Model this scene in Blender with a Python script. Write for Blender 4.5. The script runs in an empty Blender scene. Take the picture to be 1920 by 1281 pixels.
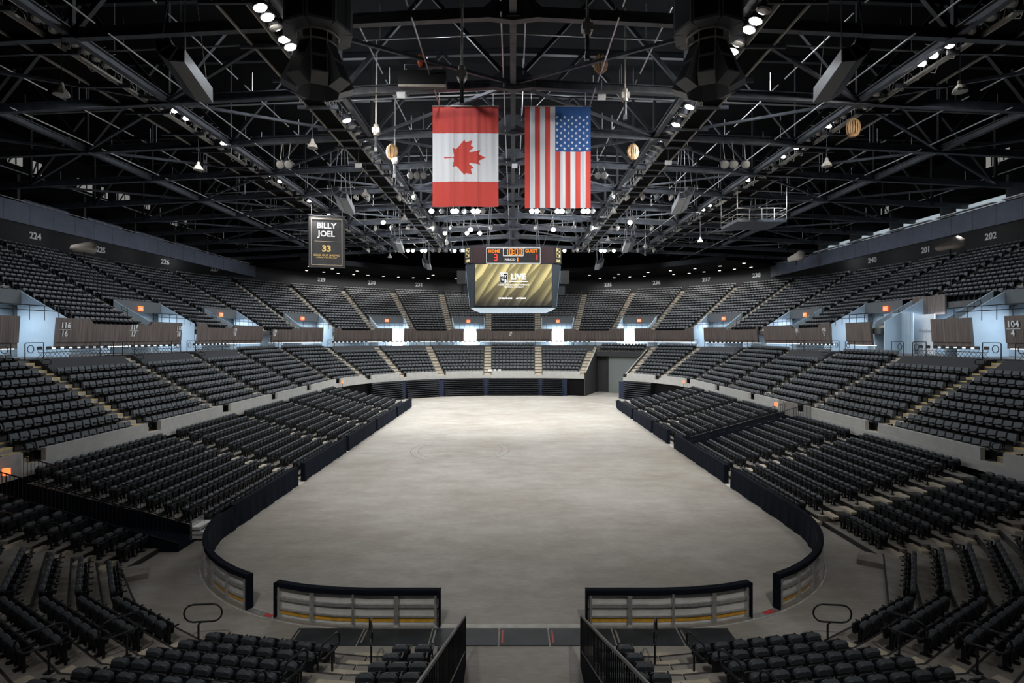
import bpy, math, random
import numpy as np
from mathutils import Vector, Matrix
random.seed(7)
scene = bpy.context.scene
COL = scene.collection
PI = math.pi
F, CU, CV, EYE = 1046.0, 962.0, 632.0, 9.0      # focal length in pixels of the 1920x1281 frame, vanishing point, eye height

# ------------------------------------------------------------------ materials
def material(name, col, rough=.6, metal=0., emit=0., ecol=None, noise=0., nscale=5., spec=.5, bump=0., stretch=(1, 1, 1)):
    m = bpy.data.materials.new(name); m.use_nodes = True
    nt = m.node_tree; b = nt.nodes['Principled BSDF']
    b.inputs['Base Color'].default_value = (*col, 1); b.inputs['Roughness'].default_value = rough
    b.inputs['Metallic'].default_value = metal; b.inputs['Specular IOR Level'].default_value = spec
    if emit:
        b.inputs['Emission Color'].default_value = (*(ecol or col), 1); b.inputs['Emission Strength'].default_value = emit
    if noise or bump:
        tc = nt.nodes.new('ShaderNodeTexCoord'); mp = nt.nodes.new('ShaderNodeMapping'); mp.inputs['Scale'].default_value = stretch
        n = nt.nodes.new('ShaderNodeTexNoise'); n.inputs['Scale'].default_value = nscale; n.inputs['Detail'].default_value = 6
        nt.links.new(tc.outputs['Object'], mp.inputs['Vector']); nt.links.new(mp.outputs['Vector'], n.inputs['Vector'])
        if noise:
            r = nt.nodes.new('ShaderNodeValToRGB')
            r.color_ramp.elements[0].position = .3; r.color_ramp.elements[1].position = .7
            r.color_ramp.elements[0].color = (*[c * (1 - noise) for c in col], 1)
            r.color_ramp.elements[1].color = (*[min(1, c * (1 + noise)) for c in col], 1)
            nt.links.new(n.outputs['Fac'], r.inputs['Fac']); nt.links.new(r.outputs['Color'], b.inputs['Base Color'])
        if bump:
            bp = nt.nodes.new('ShaderNodeBump'); bp.inputs['Strength'].default_value = bump
            nt.links.new(n.outputs['Fac'], bp.inputs['Height']); nt.links.new(bp.outputs['Normal'], b.inputs['Normal'])
    return m

M = {}
M['deck'] = material('plywood_deck', (.23, .215, .195), .7, noise=.25, nscale=2.2)
M['deck_edge'] = material('deck_edge_dark', (.02, .02, .022), .6)
M['concrete_tier'] = material('tier_concrete_shaded', (.09, .088, .085), .85, noise=.2, nscale=1.5)  # dark grey with the seats' shadow on the treads put into the colour
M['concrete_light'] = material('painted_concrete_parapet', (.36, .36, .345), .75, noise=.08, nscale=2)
M['stair'] = material('stair_concrete', (.44, .39, .31), .8, noise=.18, nscale=3)
M['nosing'] = material('yellow_nosing', (.75, .5, .08), .6)
M['plastic'] = material('seat_black_plastic', (.009, .0105, .0135), .5, spec=.25)
M['pad'] = material('seat_pad_slate_lit', (.040, .049, .060), .62, noise=.15, nscale=30)
M['fabric'] = material('seat_fabric_charcoal', (.082, .092, .102), .75, noise=.15, nscale=25)
M['fabric_up'] = material('seat_fabric_upper', (.125, .13, .136), .6, noise=.12, nscale=20)
M['black_metal'] = material('black_steel', (.012, .013, .016), .4, .3)
M['rail'] = material('black_rail', (.01, .012, .016), .35, .3)
M['steel'] = material('roof_steel', (.085, .09, .105), .5, .3, noise=.3, nscale=2)
M['steel_dark'] = material('roof_steel_dark', (.012, .013, .016), .6, .2)
M['steel_light'] = material('galvanised_steel', (.5, .47, .43), .5, .3, noise=.2, nscale=4)
M['pipe'] = material('rigging_pipe_grey', (.5, .5, .5), .4, .6)
M['deckroof'] = material('roof_deck_black', (.004, .004, .0045), .9, spec=.1)
M['cloth_black'] = material('drape_navy_black', (.006, .009, .016), .95, spec=.1)
M['alu'] = material('aluminium', (.5, .5, .5), .35, .7, noise=.15, nscale=8)
M['board_white'] = material('board_white_plastic', (.62, .62, .6), .5, noise=.1, nscale=3)
M['kick'] = material('kick_plate_yellow', (.62, .33, .03), .5, noise=.2, nscale=6)
M['white'] = material('white_paint', (.75, .76, .78), .5)
M['letter'] = material('white_lettering', (.85, .87, .88), .5)
M['plate'] = material('cover_plate_steel', (.022, .028, .034), .6, noise=.5, nscale=1.5)
M['red'] = material('red_paint', (.5, .03, .03), .5)
M['blue_wall'] = material('concourse_blue_paint', (.52, .64, .74), .6, noise=.05, nscale=1)
M['grey_wall'] = material('header_grey_paint', (.10, .108, .112), .7)
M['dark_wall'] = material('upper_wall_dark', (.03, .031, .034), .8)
M['fascia'] = material('suite_fascia_slate', (.085, .095, .13), .7, noise=.12, nscale=1.2)
M['exit'] = material('exit_sign_red', (.9, .12, .03), .5, emit=2.2, ecol=(1, .16, .04))
M['lens_lit'] = material('flood_lens_lit', (1, .97, .9), .3, emit=26, ecol=(1, .96, .88))
M['lens_cool'] = material('flood_lens_cool', (.8, .95, 1), .3, emit=26, ecol=(.8, .93, 1))
M['lens_off'] = material('flood_lens_glass', (.35, .34, .32), .2, .3)
M['downlight'] = material('downlight_lens', (1, .97, .9), .3, emit=9, ecol=(1, .95, .85))
M['strip'] = material('light_strip', (1, 1, 1), .3, emit=2.2, ecol=(.93, .97, 1))
M['window_bright'] = material('daylit_glass', (1, 1, 1), .3, emit=7, ecol=(.9, .97, 1))
M['window_suite'] = material('suite_pane_lit', (.5, .48, .45), .4, emit=.16, ecol=(.9, .88, .82))
M['door'] = material('rollup_door_grey', (.17, .195, .19), .6)
M['rope'] = material('rope_tan', (.42, .26, .13), .8)
M['cover'] = material('tarpaulin_beige', (.45, .4, .35), .8, noise=.1, nscale=3, bump=.3)
M['orange'] = material('safety_orange', (.8, .14, .02), .5)
M['glass'] = material('railing_glass', (.8, .88, .92), .05)
_b = M['glass'].node_tree.nodes['Principled BSDF']; _b.inputs['Transmission Weight'].default_value = .92; _b.inputs['IOR'].default_value = 1.1
M['led_orange'] = material('led_amber', (.12, .03, 0), .6, emit=1.35, ecol=(1, .27, .012))
M['led_red'] = material('led_red', (.1, .005, .005), .6, emit=1.3, ecol=(1, .05, .045))
M['led_white'] = material('led_white', (1, 1, 1), .4, emit=.95, ecol=(1, 1, 1))
M['score_face'] = material('score_panel_maroon', (.03, .012, .018), .4)
M['score_body'] = material('scoreboard_slate', (.05, .065, .08), .4, .2)
M['score_light'] = material('scoreboard_led_ring', (.5, .6, .7), .4, emit=.55, ecol=(.6, .78, .95))
M['gold_print'] = material('gold_print', (.75, .62, .3), .5, emit=.35, ecol=(.8, .66, .3))
M['flag_red'] = material('flag_red_cloth', (.56, .06, .05), .8)
M['flag_white'] = material('flag_white_cloth', (.66, .70, .77), .8)
M['flag_blue'] = material('flag_blue_cloth', (.02, .09, .30), .8)
M['banner'] = material('banner_charcoal', (.035, .036, .04), .8)
M['banner_gold'] = material('banner_gold', (.75, .52, .17), .7)
M['black_box'] = material('speaker_black', (.008, .009, .012), .5)
M['speaker_grey'] = material('speaker_grey', (.16, .17, .19), .5)
M['speaker_lit'] = material('speaker_lit_side', (.35, .36, .38), .5)
M['suite_counter'] = material('suite_counter_white', (.75, .8, .85), .5)
M['dark_blue'] = material('curtain_navy', (.012, .02, .05), .8)

def wood_material():
    m = bpy.data.materials.new('walnut_slats'); m.use_nodes = True; nt = m.node_tree; b = nt.nodes['Principled BSDF']
    b.inputs['Roughness'].default_value = .55
    uv = nt.nodes.new('ShaderNodeUVMap'); sep = nt.nodes.new('ShaderNodeSeparateXYZ'); nt.links.new(uv.outputs['UV'], sep.inputs['Vector'])
    w = nt.nodes.new('ShaderNodeTexWave'); w.inputs['Scale'].default_value = 1.6; w.wave_profile = 'SAW'; w.bands_direction = 'X'
    nt.links.new(uv.outputs['UV'], w.inputs['Vector'])
    n = nt.nodes.new('ShaderNodeTexNoise'); n.inputs['Scale'].default_value = 6.
    mp = nt.nodes.new('ShaderNodeMapping'); mp.inputs['Scale'].default_value = (1, .05, 1)
    nt.links.new(uv.outputs['UV'], mp.inputs['Vector']); nt.links.new(mp.outputs['Vector'], n.inputs['Vector'])
    r1 = nt.nodes.new('ShaderNodeValToRGB'); r1.color_ramp.elements[0].color = (.075, .056, .048, 1); r1.color_ramp.elements[1].color = (.18, .138, .12, 1)
    r1.color_ramp.elements[0].position = .3; r1.color_ramp.elements[1].position = .72
    nt.links.new(n.outputs['Fac'], r1.inputs['Fac'])
    r2 = nt.nodes.new('ShaderNodeValToRGB'); r2.color_ramp.elements[0].color = (.25, .25, .25, 1); r2.color_ramp.elements[1].color = (1, 1, 1, 1)
    r2.color_ramp.elements[1].position = .14
    nt.links.new(w.outputs['Fac'], r2.inputs['Fac'])
    mx = nt.nodes.new('ShaderNodeMixRGB'); mx.blend_type = 'MULTIPLY'; mx.inputs['Fac'].default_value = 1
    nt.links.new(r1.outputs['Color'], mx.inputs['Color1']); nt.links.new(r2.outputs['Color'], mx.inputs['Color2'])
    nt.links.new(mx.outputs['Color'], b.inputs['Base Color'])
    return m
M['wood'] = wood_material()

def floor_material():
    m = bpy.data.materials.new('arena_concrete'); m.use_nodes = True; nt = m.node_tree; b = nt.nodes['Principled BSDF']
    b.inputs['Roughness'].default_value = .62
    tc = nt.nodes.new('ShaderNodeTexCoord')
    def noise(scale, stretch, detail=8):
        mp = nt.nodes.new('ShaderNodeMapping'); mp.inputs['Scale'].default_value = stretch
        n = nt.nodes.new('ShaderNodeTexNoise'); n.inputs['Scale'].default_value = scale; n.inputs['Detail'].default_value = detail; n.inputs['Roughness'].default_value = .65
        nt.links.new(tc.outputs['Object'], mp.inputs['Vector']); nt.links.new(mp.outputs['Vector'], n.inputs['Vector']); return n
    def ramp(n, c0, c1, p0=.35, p1=.65):
        r = nt.nodes.new('ShaderNodeValToRGB'); r.color_ramp.elements[0].position = p0; r.color_ramp.elements[1].position = p1
        r.color_ramp.elements[0].color = (*c0, 1); r.color_ramp.elements[1].color = (*c1, 1)
        nt.links.new(n.outputs['Fac'], r.inputs['Fac']); return r
    def mult(a, c):
        mx = nt.nodes.new('ShaderNodeMixRGB'); mx.blend_type = 'MULTIPLY'; mx.inputs['Fac'].default_value = 1
        nt.links.new(a.outputs['Color'], mx.inputs['Color1']); nt.links.new(c.outputs['Color'], mx.inputs['Color2']); return mx
    a = ramp(noise(.14, (1, 1.3, 1)), (.28, .26, .23), (.385, .375, .355))
    c = ramp(noise(.8, (.7, 1.5, 1)), (.86, .85, .83), (1.08, 1.08, 1.08))
    d = ramp(noise(6, (.5, 1.8, 1)), (.88, .88, .88), (1.06, 1.06, 1.06))
    o = mult(mult(a, c), d)
    nt.links.new(o.outputs['Color'], b.inputs['Base Color'])
    return m
M['floor'] = floor_material()

def screen_material():
    m = bpy.data.materials.new('video_screen_gold_rays'); m.use_nodes = True; nt = m.node_tree; b = nt.nodes['Principled BSDF']
    uv = nt.nodes.new('ShaderNodeUVMap')
    def wave(rot, scale, dist):
        mp = nt.nodes.new('ShaderNodeMapping'); mp.inputs['Rotation'].default_value = (0, 0, rot)
        nt.links.new(uv.outputs['UV'], mp.inputs['Vector'])
        w = nt.nodes.new('ShaderNodeTexWave'); w.wave_profile = 'SAW'; w.inputs['Scale'].default_value = scale; w.inputs['Distortion'].default_value = dist
        nt.links.new(mp.outputs['Vector'], w.inputs['Vector']); return w
    w1 = wave(math.radians(29), 1.45, .0); w2 = wave(math.radians(43), .8, 0)
    mul = nt.nodes.new('ShaderNodeMath'); mul.operation = 'MULTIPLY'
    nt.links.new(w1.outputs['Fac'], mul.inputs[0]); nt.links.new(w2.outputs['Fac'], mul.inputs[1])
    sep = nt.nodes.new('ShaderNodeSeparateXYZ'); nt.links.new(uv.outputs['UV'], sep.inputs['Vector'])
    g = nt.nodes.new('ShaderNodeValToRGB')
    g.color_ramp.elements[0].color = (.05, .045, .035, 1); g.color_ramp.elements[1].color = (.52, .44, .20, 1)
    g.color_ramp.elements[0].position = .05; g.color_ramp.elements[1].position = .75
    nt.links.new(sep.outputs['Y'], g.inputs['Fac'])
    r = nt.nodes.new('ShaderNodeValToRGB'); r.color_ramp.elements[0].color = (.55, .55, .55, 1); r.color_ramp.elements[1].color = (1.7, 1.7, 1.6, 1)
    r.color_ramp.elements[0].position = .12; r.color_ramp.elements[1].position = .5
    nt.links.new(mul.outputs['Value'], r.inputs['Fac'])
    mx = nt.nodes.new('ShaderNodeMixRGB'); mx.blend_type = 'MULTIPLY'; mx.inputs['Fac'].default_value = 1
    nt.links.new(g.outputs['Color'], mx.inputs['Color1']); nt.links.new(r.outputs['Color'], mx.inputs['Color2'])
    nt.links.new(mx.outputs['Color'], b.inputs['Emission Color']); b.inputs['Emission Strength'].default_value = 1.0
    b.inputs['Base Color'].default_value = (.02, .02, .02, 1); b.inputs['Specular IOR Level'].default_value = .1
    return m
M['screen'] = screen_material()

# ------------------------------------------------------------------ mesh building
class MB:
    def __init__(s): s.v = []; s.f = []; s.m = []; s.uv = None
    def add(s, verts, faces, mi=0):
        o = len(s.v); s.v.extend(tuple(p) for p in verts); s.f.extend(tuple(i + o for i in f) for f in faces); s.m.extend([mi] * len(faces)); return s
    def box(s, c, size, rz=0., mi=0, mat=None):
        x, y, z = (d / 2 for d in size)
        R = mat if mat is not None else Matrix.Rotation(rz, 3, 'Z')
        c = Vector(c)
        P = [c + R @ Vector(p) for p in ((-x, -y, -z), (x, -y, -z), (x, y, -z), (-x, y, -z), (-x, -y, z), (x, -y, z), (x, y, z), (-x, y, z))]
        return s.add(P, ((0, 3, 2, 1), (4, 5, 6, 7), (0, 1, 5, 4), (1, 2, 6, 5), (2, 3, 7, 6), (3, 0, 4, 7)), mi)
    def bar(s, a, b, w, h, mi=0):            # rectangular bar from a to b, h roughly vertical
        a, b = Vector(a), Vector(b); d = (b - a); L = d.length; d.normalize()
        up = Vector((0, 0, 1)) if abs(d.z) < .95 else Vector((0, 1, 0))
        x = d.cross(up).normalized(); z = x.cross(d)
        R = Matrix((x, d, z)).transposed()
        return s.box((a + b) / 2, (w, L, h), mat=R, mi=mi)
    def ibeam(s, a, b, w, h, t=.05, mi=0):
        a, b = Vector(a), Vector(b); d = (b - a); L = d.length; d.normalize()
        up = Vector((0, 0, 1)) if abs(d.z) < .95 else Vector((0, 1, 0))
        x = d.cross(up).normalized(); z = x.cross(d); R = Matrix((x, d, z)).transposed(); c = (a + b) / 2
        s.box(c, (t, L, h - 2 * t), mat=R, mi=mi)
        for q in (-1, 1): s.box(c + z * q * (h - t) / 2, (w, L, t), mat=R, mi=mi)
        return s
    def tube(s, pts, r, n=6, closed=False, mi=0, caps=True):
        P = [Vector(p) for p in pts]; k = len(P); rings = []
        prev = None
        for i in range(k):
            if closed: t = P[(i + 1) % k] - P[i - 1]
            else: t = P[min(i + 1, k - 1)] - P[max(i - 1, 0)]
            t.normalize()
            if prev is None:
                u = t.cross(Vector((0, 0, 1)) if abs(t.z) < .9 else Vector((1, 0, 0))).normalized()
            else:
                u = (prev - t * prev.dot(t)).normalized()
            prev = u; w = t.cross(u)
            rings.append([P[i] + (u * math.cos(2 * PI * j / n) + w * math.sin(2 * PI * j / n)) * r for j in range(n)])
        vs = [p for ring in rings for p in ring]; fs = []
        for i in range(k if closed else k - 1):
            i2 = (i + 1) % k
            for j in range(n):
                fs.append((i * n + j, i * n + (j + 1) % n, i2 * n + (j + 1) % n, i2 * n + j))
        if caps and not closed:
            fs.append(tuple(range(n))[::-1]); fs.append(tuple(range((k - 1) * n, k * n)))
        return s.add(vs, fs, mi)
    def lathe(s, c, prof, n=12, mi=0, R=None):  # prof: list of (radius, height)
        c = Vector(c); vs = []; fs = []
        for r, h in prof:
            for j in range(n):
                p = Vector((r * math.cos(2 * PI * j / n), r * math.sin(2 * PI * j / n), h))
                vs.append(c + (R @ p if R is not None else p))
        for i in range(len(prof) - 1):
            for j in range(n): fs.append((i * n + j, i * n + (j + 1) % n, (i + 1) * n + (j + 1) % n, (i + 1) * n + j))
        fs.append(tuple(range(n))[::-1]); fs.append(tuple(range((len(prof) - 1) * n, len(prof) * n)))
        return s.add(vs, fs, mi)
    def plate(s, outline, y0, y1, bev=.0, R=None, c=(0, 0, 0), mi=0):
        """outline in (x,z), counter-clockwise seen from -y; extruded from y0 to y1 with a soft edge"""
        cx = sum(p[0] for p in outline) / len(outline); cz = sum(p[1] for p in outline) / len(outline)
        def ring(y, k): return [Vector((cx + (x - cx) * (1 - k / max(.01, abs(x - cx) + abs(z - cz))), y, cz + (z - cz) * (1 - k / max(.01, abs(x - cx) + abs(z - cz))))) for x, z in outline]
        rings = [ring(y0, bev), ring(y0 + bev, 0), ring(y1 - bev, 0), ring(y1, bev)] if bev else [ring(y0, 0), ring(y1, 0)]
        n = len(outline); vs = []
        c = Vector(c)
        for r in rings: vs.extend([c + (R @ p if R is not None else p) for p in r])
        fs = [tuple(range(n)), tuple(range((len(rings) - 1) * n, len(rings) * n))[::-1]]
        for i in range(len(rings) - 1):
            for j in range(n): fs.append((i * n + j, (i + 1) * n + j, (i + 1) * n + (j + 1) % n, i * n + (j + 1) % n))
        return s.add(vs, fs, mi)
    def strip(s, path, prof, mi=0, closed=True, caps=True):
        """path: list of (x,y,nx,ny); prof: list of (offset along n, z)"""
        vs = []; n = len(prof); fs = []
        for x, y, nx, ny in path:
            vs.extend((x + nx * o, y + ny * o, z) for o, z in prof)
        for i in range(len(path) - 1):
            for j in range(n if closed else n - 1):
                j2 = (j + 1) % n
                fs.append((i * n + j, i * n + j2, (i + 1) * n + j2, (i + 1) * n + j))
        if closed and caps:
            fs.append(tuple(range(n))[::-1]); fs.append(tuple(range((len(path) - 1) * n, len(path) * n)))
        return s.add(vs, fs, mi)

def rrect(w, z0, z1, r, n=3):
    pts = []
    for cx, cz, a in ((w / 2 - r, z0 + r, -90), (w / 2 - r, z1 - r, 0), (-w / 2 + r, z1 - r, 90), (-w / 2 + r, z0 + r, 180)):
        for i in range(n + 1):
            t = math.radians(a + 90 * i / n); pts.append((cx + r * math.cos(t), cz + r * math.sin(t)))
    return pts

def mesh_of(mb, name, mats, origin=(0, 0, 0), smooth=False):
    me = bpy.data.meshes.new(name)
    ox, oy, oz = origin
    me.from_pydata([(x - ox, y - oy, z - oz) for x, y, z in mb.v], [], mb.f)
    for m in (mats if isinstance(mats, (list, tuple)) else [mats]): me.materials.append(m)
    if any(mb.m): me.polygons.foreach_set('material_index', mb.m)
    if smooth: me.polygons.foreach_set('use_smooth', [True] * len(me.polygons))
    me.update(); return me

def obj(name, mb, mats, parent=None, loc=None, smooth=False, label=None):
    """links one mesh; parent: the thing's root (its location is subtracted, roots carry no rotation when this is used)"""
    if isinstance(mb, MB):
        org = (0, 0, 0)
        if parent is not None:
            org = Vector(parent.location)
            if parent.parent is not None: org = org + Vector(parent.parent.location)
        elif loc is not None: org = loc
        me = mesh_of(mb, name, mats, org, smooth)
    else: me = mb
    o = bpy.data.objects.new(name, me); COL.objects.link(o)
    if parent is not None: o.parent = parent
    elif loc is not None: o.location = loc
    if label: o['label'] = label
    return o

def tag(o, label, cat, group=None, kind=None):
    o['label'] = label; o['category'] = cat
    if group: o['group'] = group
    if kind: o['kind'] = kind
    return o

def thing(name, label, cat, loc=(0, 0, 0), group=None, rz=0):
    o = bpy.data.objects.new(name, None); COL.objects.link(o); o.location = loc; o.rotation_euler = (0, 0, rz)
    o.empty_display_size = .2
    return tag(o, label, cat, group)

def struct(name, mb, mats, label, cat, smooth=False):
    return tag(obj(name, mb, mats, loc=(0, 0, 0), smooth=smooth), label, cat, kind='structure')

def copy_thing(root, loc, rz, label, group=None):
    r = root.copy(); COL.objects.link(r); r.location = loc; r.rotation_euler = (0, 0, rz); r['label'] = label
    if group: r['group'] = group
    for ch in KIDS[root.name]:
        c = ch.copy(); COL.objects.link(c); c.parent = r
    return r
KIDS = {}

def text_mb(s, size, thick=.0, depth=.01, align='CENTER', mi=0, sx=1.):
    cu = bpy.data.curves.new('lettering', 'FONT'); cu.body = s; cu.size = size; cu.offset = thick; cu.extrude = depth; cu.align_x = align; cu.align_y = 'CENTER'; cu.resolution_u = 2
    ob = bpy.data.objects.new('lettering', cu); me = bpy.data.meshes.new_from_object(ob)
    mb = MB(); mb.add([(v.co.x * sx, v.co.y, v.co.z) for v in me.vertices], [tuple(p.vertices) for p in me.polygons], mi)
    bpy.data.objects.remove(ob); bpy.data.curves.remove(cu); bpy.data.meshes.remove(me)
    return mb

def place_text(mb, pos, right, up=(0, 0, 1)):
    """maps text plane x->right, y->up at pos"""
    right = Vector(right).normalized(); up = Vector(up).normalized(); nrm = right.cross(up); p = Vector(pos)
    out = MB(); out.add([p + right * x + up * y + nrm * z for x, y, z in mb.v], mb.f); out.m = list(mb.m); return out

ORD = ('first second third fourth fifth sixth seventh eighth ninth tenth eleventh twelfth thirteenth fourteenth fifteenth sixteenth seventeenth eighteenth nineteenth '
       'twentieth twenty-first twenty-second twenty-third twenty-fourth twenty-fifth twenty-sixth twenty-seventh twenty-eighth twenty-ninth thirtieth').split()

def project(x, y, z):
    if y < .5: return (1e9, 1e9)
    return (CU + F * x / y, CV - F * (z - EYE) / y)

# ------------------------------------------------------------------ plan of the bowl: straight sides, rounded far end; q walks round from the far middle
R0, CX, CYC = 19., 3.3, 67.5
def pos(q, t):
    s = -1 if q < 0 else 1; q = abs(q)
    if q <= CX: return (s * q, CYC + R0 + t, 0., 1.)
    if q <= CX + 90:
        a = math.radians(q - CX); return (s * (CX + (R0 + t) * math.sin(a)), CYC + (R0 + t) * math.cos(a), s * math.sin(a), math.cos(a))
    return (s * (CX + R0 + t), CYC - (q - CX - 90), s * 1., 0.)
def arc(q, t):
    s = -1 if q < 0 else 1; q = abs(q)
    if q <= CX: return s * q
    if q <= CX + 90: return s * (CX + (R0 + t) * math.radians(q - CX))
    return s * (CX + (R0 + t) * PI / 2 + q - CX - 90)
def inv(a, t):
    s = -1 if a < 0 else 1; a = abs(a)
    if a <= CX: return s * a
    L = (R0 + t) * PI / 2
    if a <= CX + L: return s * (CX + math.degrees((a - CX) / (R0 + t)))
    return s * (a - L + 90)
def path(q0, q1, t, step=1.2):
    a0, a1 = arc(q0, t), arc(q1, t); n = max(1, int(abs(a1 - a0) / step))
    return [pos(inv(a0 + (a1 - a0) * i / n, t), t) for i in range(n + 1)]
def qs(q0, q1, step=3.):
    n = max(1, int(abs(q1 - q0) / step)); return [q0 + (q1 - q0) * i / n for i in range(n + 1)]
def q_at(u, t):
    s = -1 if u < CU else 1; lo, hi = 0., 145.
    for _ in range(50):
        m = (lo + hi) / 2; x, y, _a, _b2 = pos(s * m, t)
        if abs(F * x / y) < abs(u - CU): lo = m
        else: hi = m
    return s * lo
def facing(nx, ny): return math.atan2(-ny, -nx) - PI / 2
K_FLOOD, K_STEEL, K_SEAT, K_CONC, K_NEAR, EXPOSURE = 1.2, 2.5, 1.75, 2.2, 2.1, 0.
# ------------------------------------------------------------------ floor and shell
fl = MB(); fl.add([(-60, -12, 0), (60, -12, 0), (60, 125, 0), (-60, 125, 0)], [(0, 1, 2, 3)])
struct('floor', fl, M['floor'], 'bare mottled concrete arena floor in the middle of the bowl', 'floor')
sh = MB()
for (x0, y0, x1, y1) in ((-52, -12, -52, 122), (52, 122, 52, -12), (52, -12, -52, -12), (-52, 122, 52, 122)):
    d = Vector((x1 - x0, y1 - y0, 0)).normalized(); n = Vector((-d.y, d.x, 0)) * -.3
    w = MB(); w.add([(x0, y0, 0), (x1, y1, 0), (x1, y1, 32), (x0, y0, 32), (x0 + n.x, y0 + n.y, 0), (x1 + n.x, y1 + n.y, 0), (x1 + n.x, y1 + n.y, 32), (x0 + n.x, y0 + n.y, 32)],
          [(0, 1, 2, 3), (4, 7, 6, 5), (0, 4, 5, 1), (1, 5, 6, 2), (2, 6, 7, 3), (3, 7, 4, 0)])
    side = {(-52, -52): 'left', (52, 52): 'right', (52, -52): 'back', (-52, 52): 'far'}[(x0, x1)]
    struct('wall_' + side, w, M['deckroof'], f'black outer wall of the hall, {side} side', 'wall')
rf = MB(); rf.box((0, 55, 31.2), (104, 136, .4)); struct('ceiling', rf, M['deckroof'], 'black roof deck above the steel trusses', 'ceiling')

# rink edge: the pale channel that the boards stand in, the faint arcs and lines left on the concrete
def rink(a0, a1, sgn, off=0.):       # corner arc at the near end, angle from straight side (0) to end (90)
    out = []; n = max(2, int(abs(a1 - a0) / 6))
    for i in range(n + 1):
        a = math.radians(a0 + (a1 - a0) * i / n); out.append((sgn * (4.5 + (8.5 + off) * math.cos(a)), 25.9 - (8.5 + off) * math.sin(a), sgn * math.cos(a), -math.sin(a)))
    return out
ch = MB()
for s in (-1, 1):
    P = [(s * 13, 71.5, s, 0), (s * 13, 25.9, s, 0)] + rink(0, 90, s) + [(0, 17.4, 0, -1)]
    ch.strip(P, [(-.06, .001), (-.06, .012), (.28, .012), (.28, .001)])
    far = []
    for i in range(16):
        a = math.radians(90 * i / 15); far.append((s * (4.5 + 8.5 * math.cos(a)), 69.9 + 8.5 * math.sin(a), s * math.cos(a), math.sin(a)))
    far.append((0, 78.4, 0, 1))
    ch.strip(far, [(-.06, .001), (-.06, .008), (.16, .008), (.16, .001)])
struct('trim_1', ch, material('channel_pale_concrete', (.50, .49, .46), .7, noise=.3, nscale=1.5), 'pale channel in the concrete floor that the boards stand in', 'floor channel')
ar = MB()
for cx, cy, r in ((-4.2, 44.5, 3.9), (-4.2, 44.5, 3.3)):
    P = [(cx + r * math.cos(math.radians(a)), cy + r * 1.15 * math.sin(math.radians(a)), math.cos(math.radians(a)), math.sin(math.radians(a))) for a in range(100, 400, 6)]
    ar.strip(P, [(-.03, .003), (.03, .003)], closed=False)
tag(obj('tyre_mark', ar, material('tyre_rubber_mark', (.20, .19, .175), .8), loc=(0, 0, 0)), 'faint curved tyre mark on the concrete near the far circle', 'floor mark', kind='structure')
# steel cover plates along the near end
for i, (x0, x1) in enumerate(((-6.6, -4.6), (-4.55, -2.5), (-2.45, -.45), (-.4, 1.05), (1.1, 3.0), (3.05, 5.0), (5.05, 6.6))):
    p = MB(); p.box(((x0 + x1) / 2, 16.72, .012), (x1 - x0, .95, .02)); c = ((x0 + x1) / 2, 16.72, 0)
    k = MB(); k.box((x0 + .08, 16.72, .026), (.05, .7, .006))
    t = thing('cover_plate', f'dark steel floor plate before the tunnel, {ORD[i]} from the left', 'floor plate', c, 'steel plates across the near end')
    obj('plate', p, M['plate'], t); obj('painted_mark', k, M['red' if i in (3, 4) else 'alu'], t)

# ------------------------------------------------------------------ lower bowl
LQ = [5.3, 26.6, 45.6, 64.3, 84.3, 99.8, 108.6, 117.3, 126.1, 134.8, 144.8]
LT = lambda k: .3 + .8 * k
LZ = lambda k: 3.02 + .45 * k
CONC = 7.5
def lower_prof(k0, k1):
    p = [(LT(k0), LZ(k0) - .35)]
    for k in range(k0, k1): p += [(LT(k), LZ(k)), (LT(k + 1), LZ(k))]
    z = LZ(k1 - 1)
    p += [(LT(k1), CONC), (19.5, CONC), (19.5, CONC - .3), (LT(k1) + .2, CONC - .3), (LT(k0) + .4, LZ(k0) - .4)]
    return p
secs = [(-5.3, 5.3)] + [(a, b) for a, b in zip(LQ, LQ[1:])] + [(-b, -a) for a, b in zip(LQ, LQ[1:])]
TUN = (26.6, 45.6)
PLAT = {(-126.1, -117.3), (-117.3, -108.6), (-108.6, -99.8), (-26.6, -5.3), (-45.6, -26.6), (-64.3, -45.6), (5.3, 26.6), (64.3, 84.3), (99.8, 108.6), (117.3, 126.1), (126.1, 134.8)}
for s0, s1, nm in ((-144.8, 26.6, 'left'), (45.6, 144.8, 'right')):
    b = MB(); b.strip(path(s0, s1, 0, 1.5) if False else [pos(q, 0) for q in qs(s0, s1, 2.)], lower_prof(0, 10))
    struct('floor_lower_tier_' + nm, b, M['concrete_tier'], f'stepped concrete of the lower bowl, {nm} part', 'stepped floor')
b = MB(); b.strip([pos(q, 0) for q in qs(*TUN, 2.)], lower_prof(8, 10)); struct('floor_lower_tier_middle', b, M['concrete_tier'], 'stepped concrete above the roll-up door', 'stepped floor')
b = MB()
for s0, s1 in ((-144.8, 26.6), (45.6, 144.8)): b.strip([pos(q, 0) for q in qs(s0, s1, 2.)], [(.25, 0), (.25, 2.9), (.5, 2.9), (.5, 0)])
struct('wall_under_lower_tier', b, M['deckroof'], 'black wall below the lower bowl parapet', 'wall')

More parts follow.
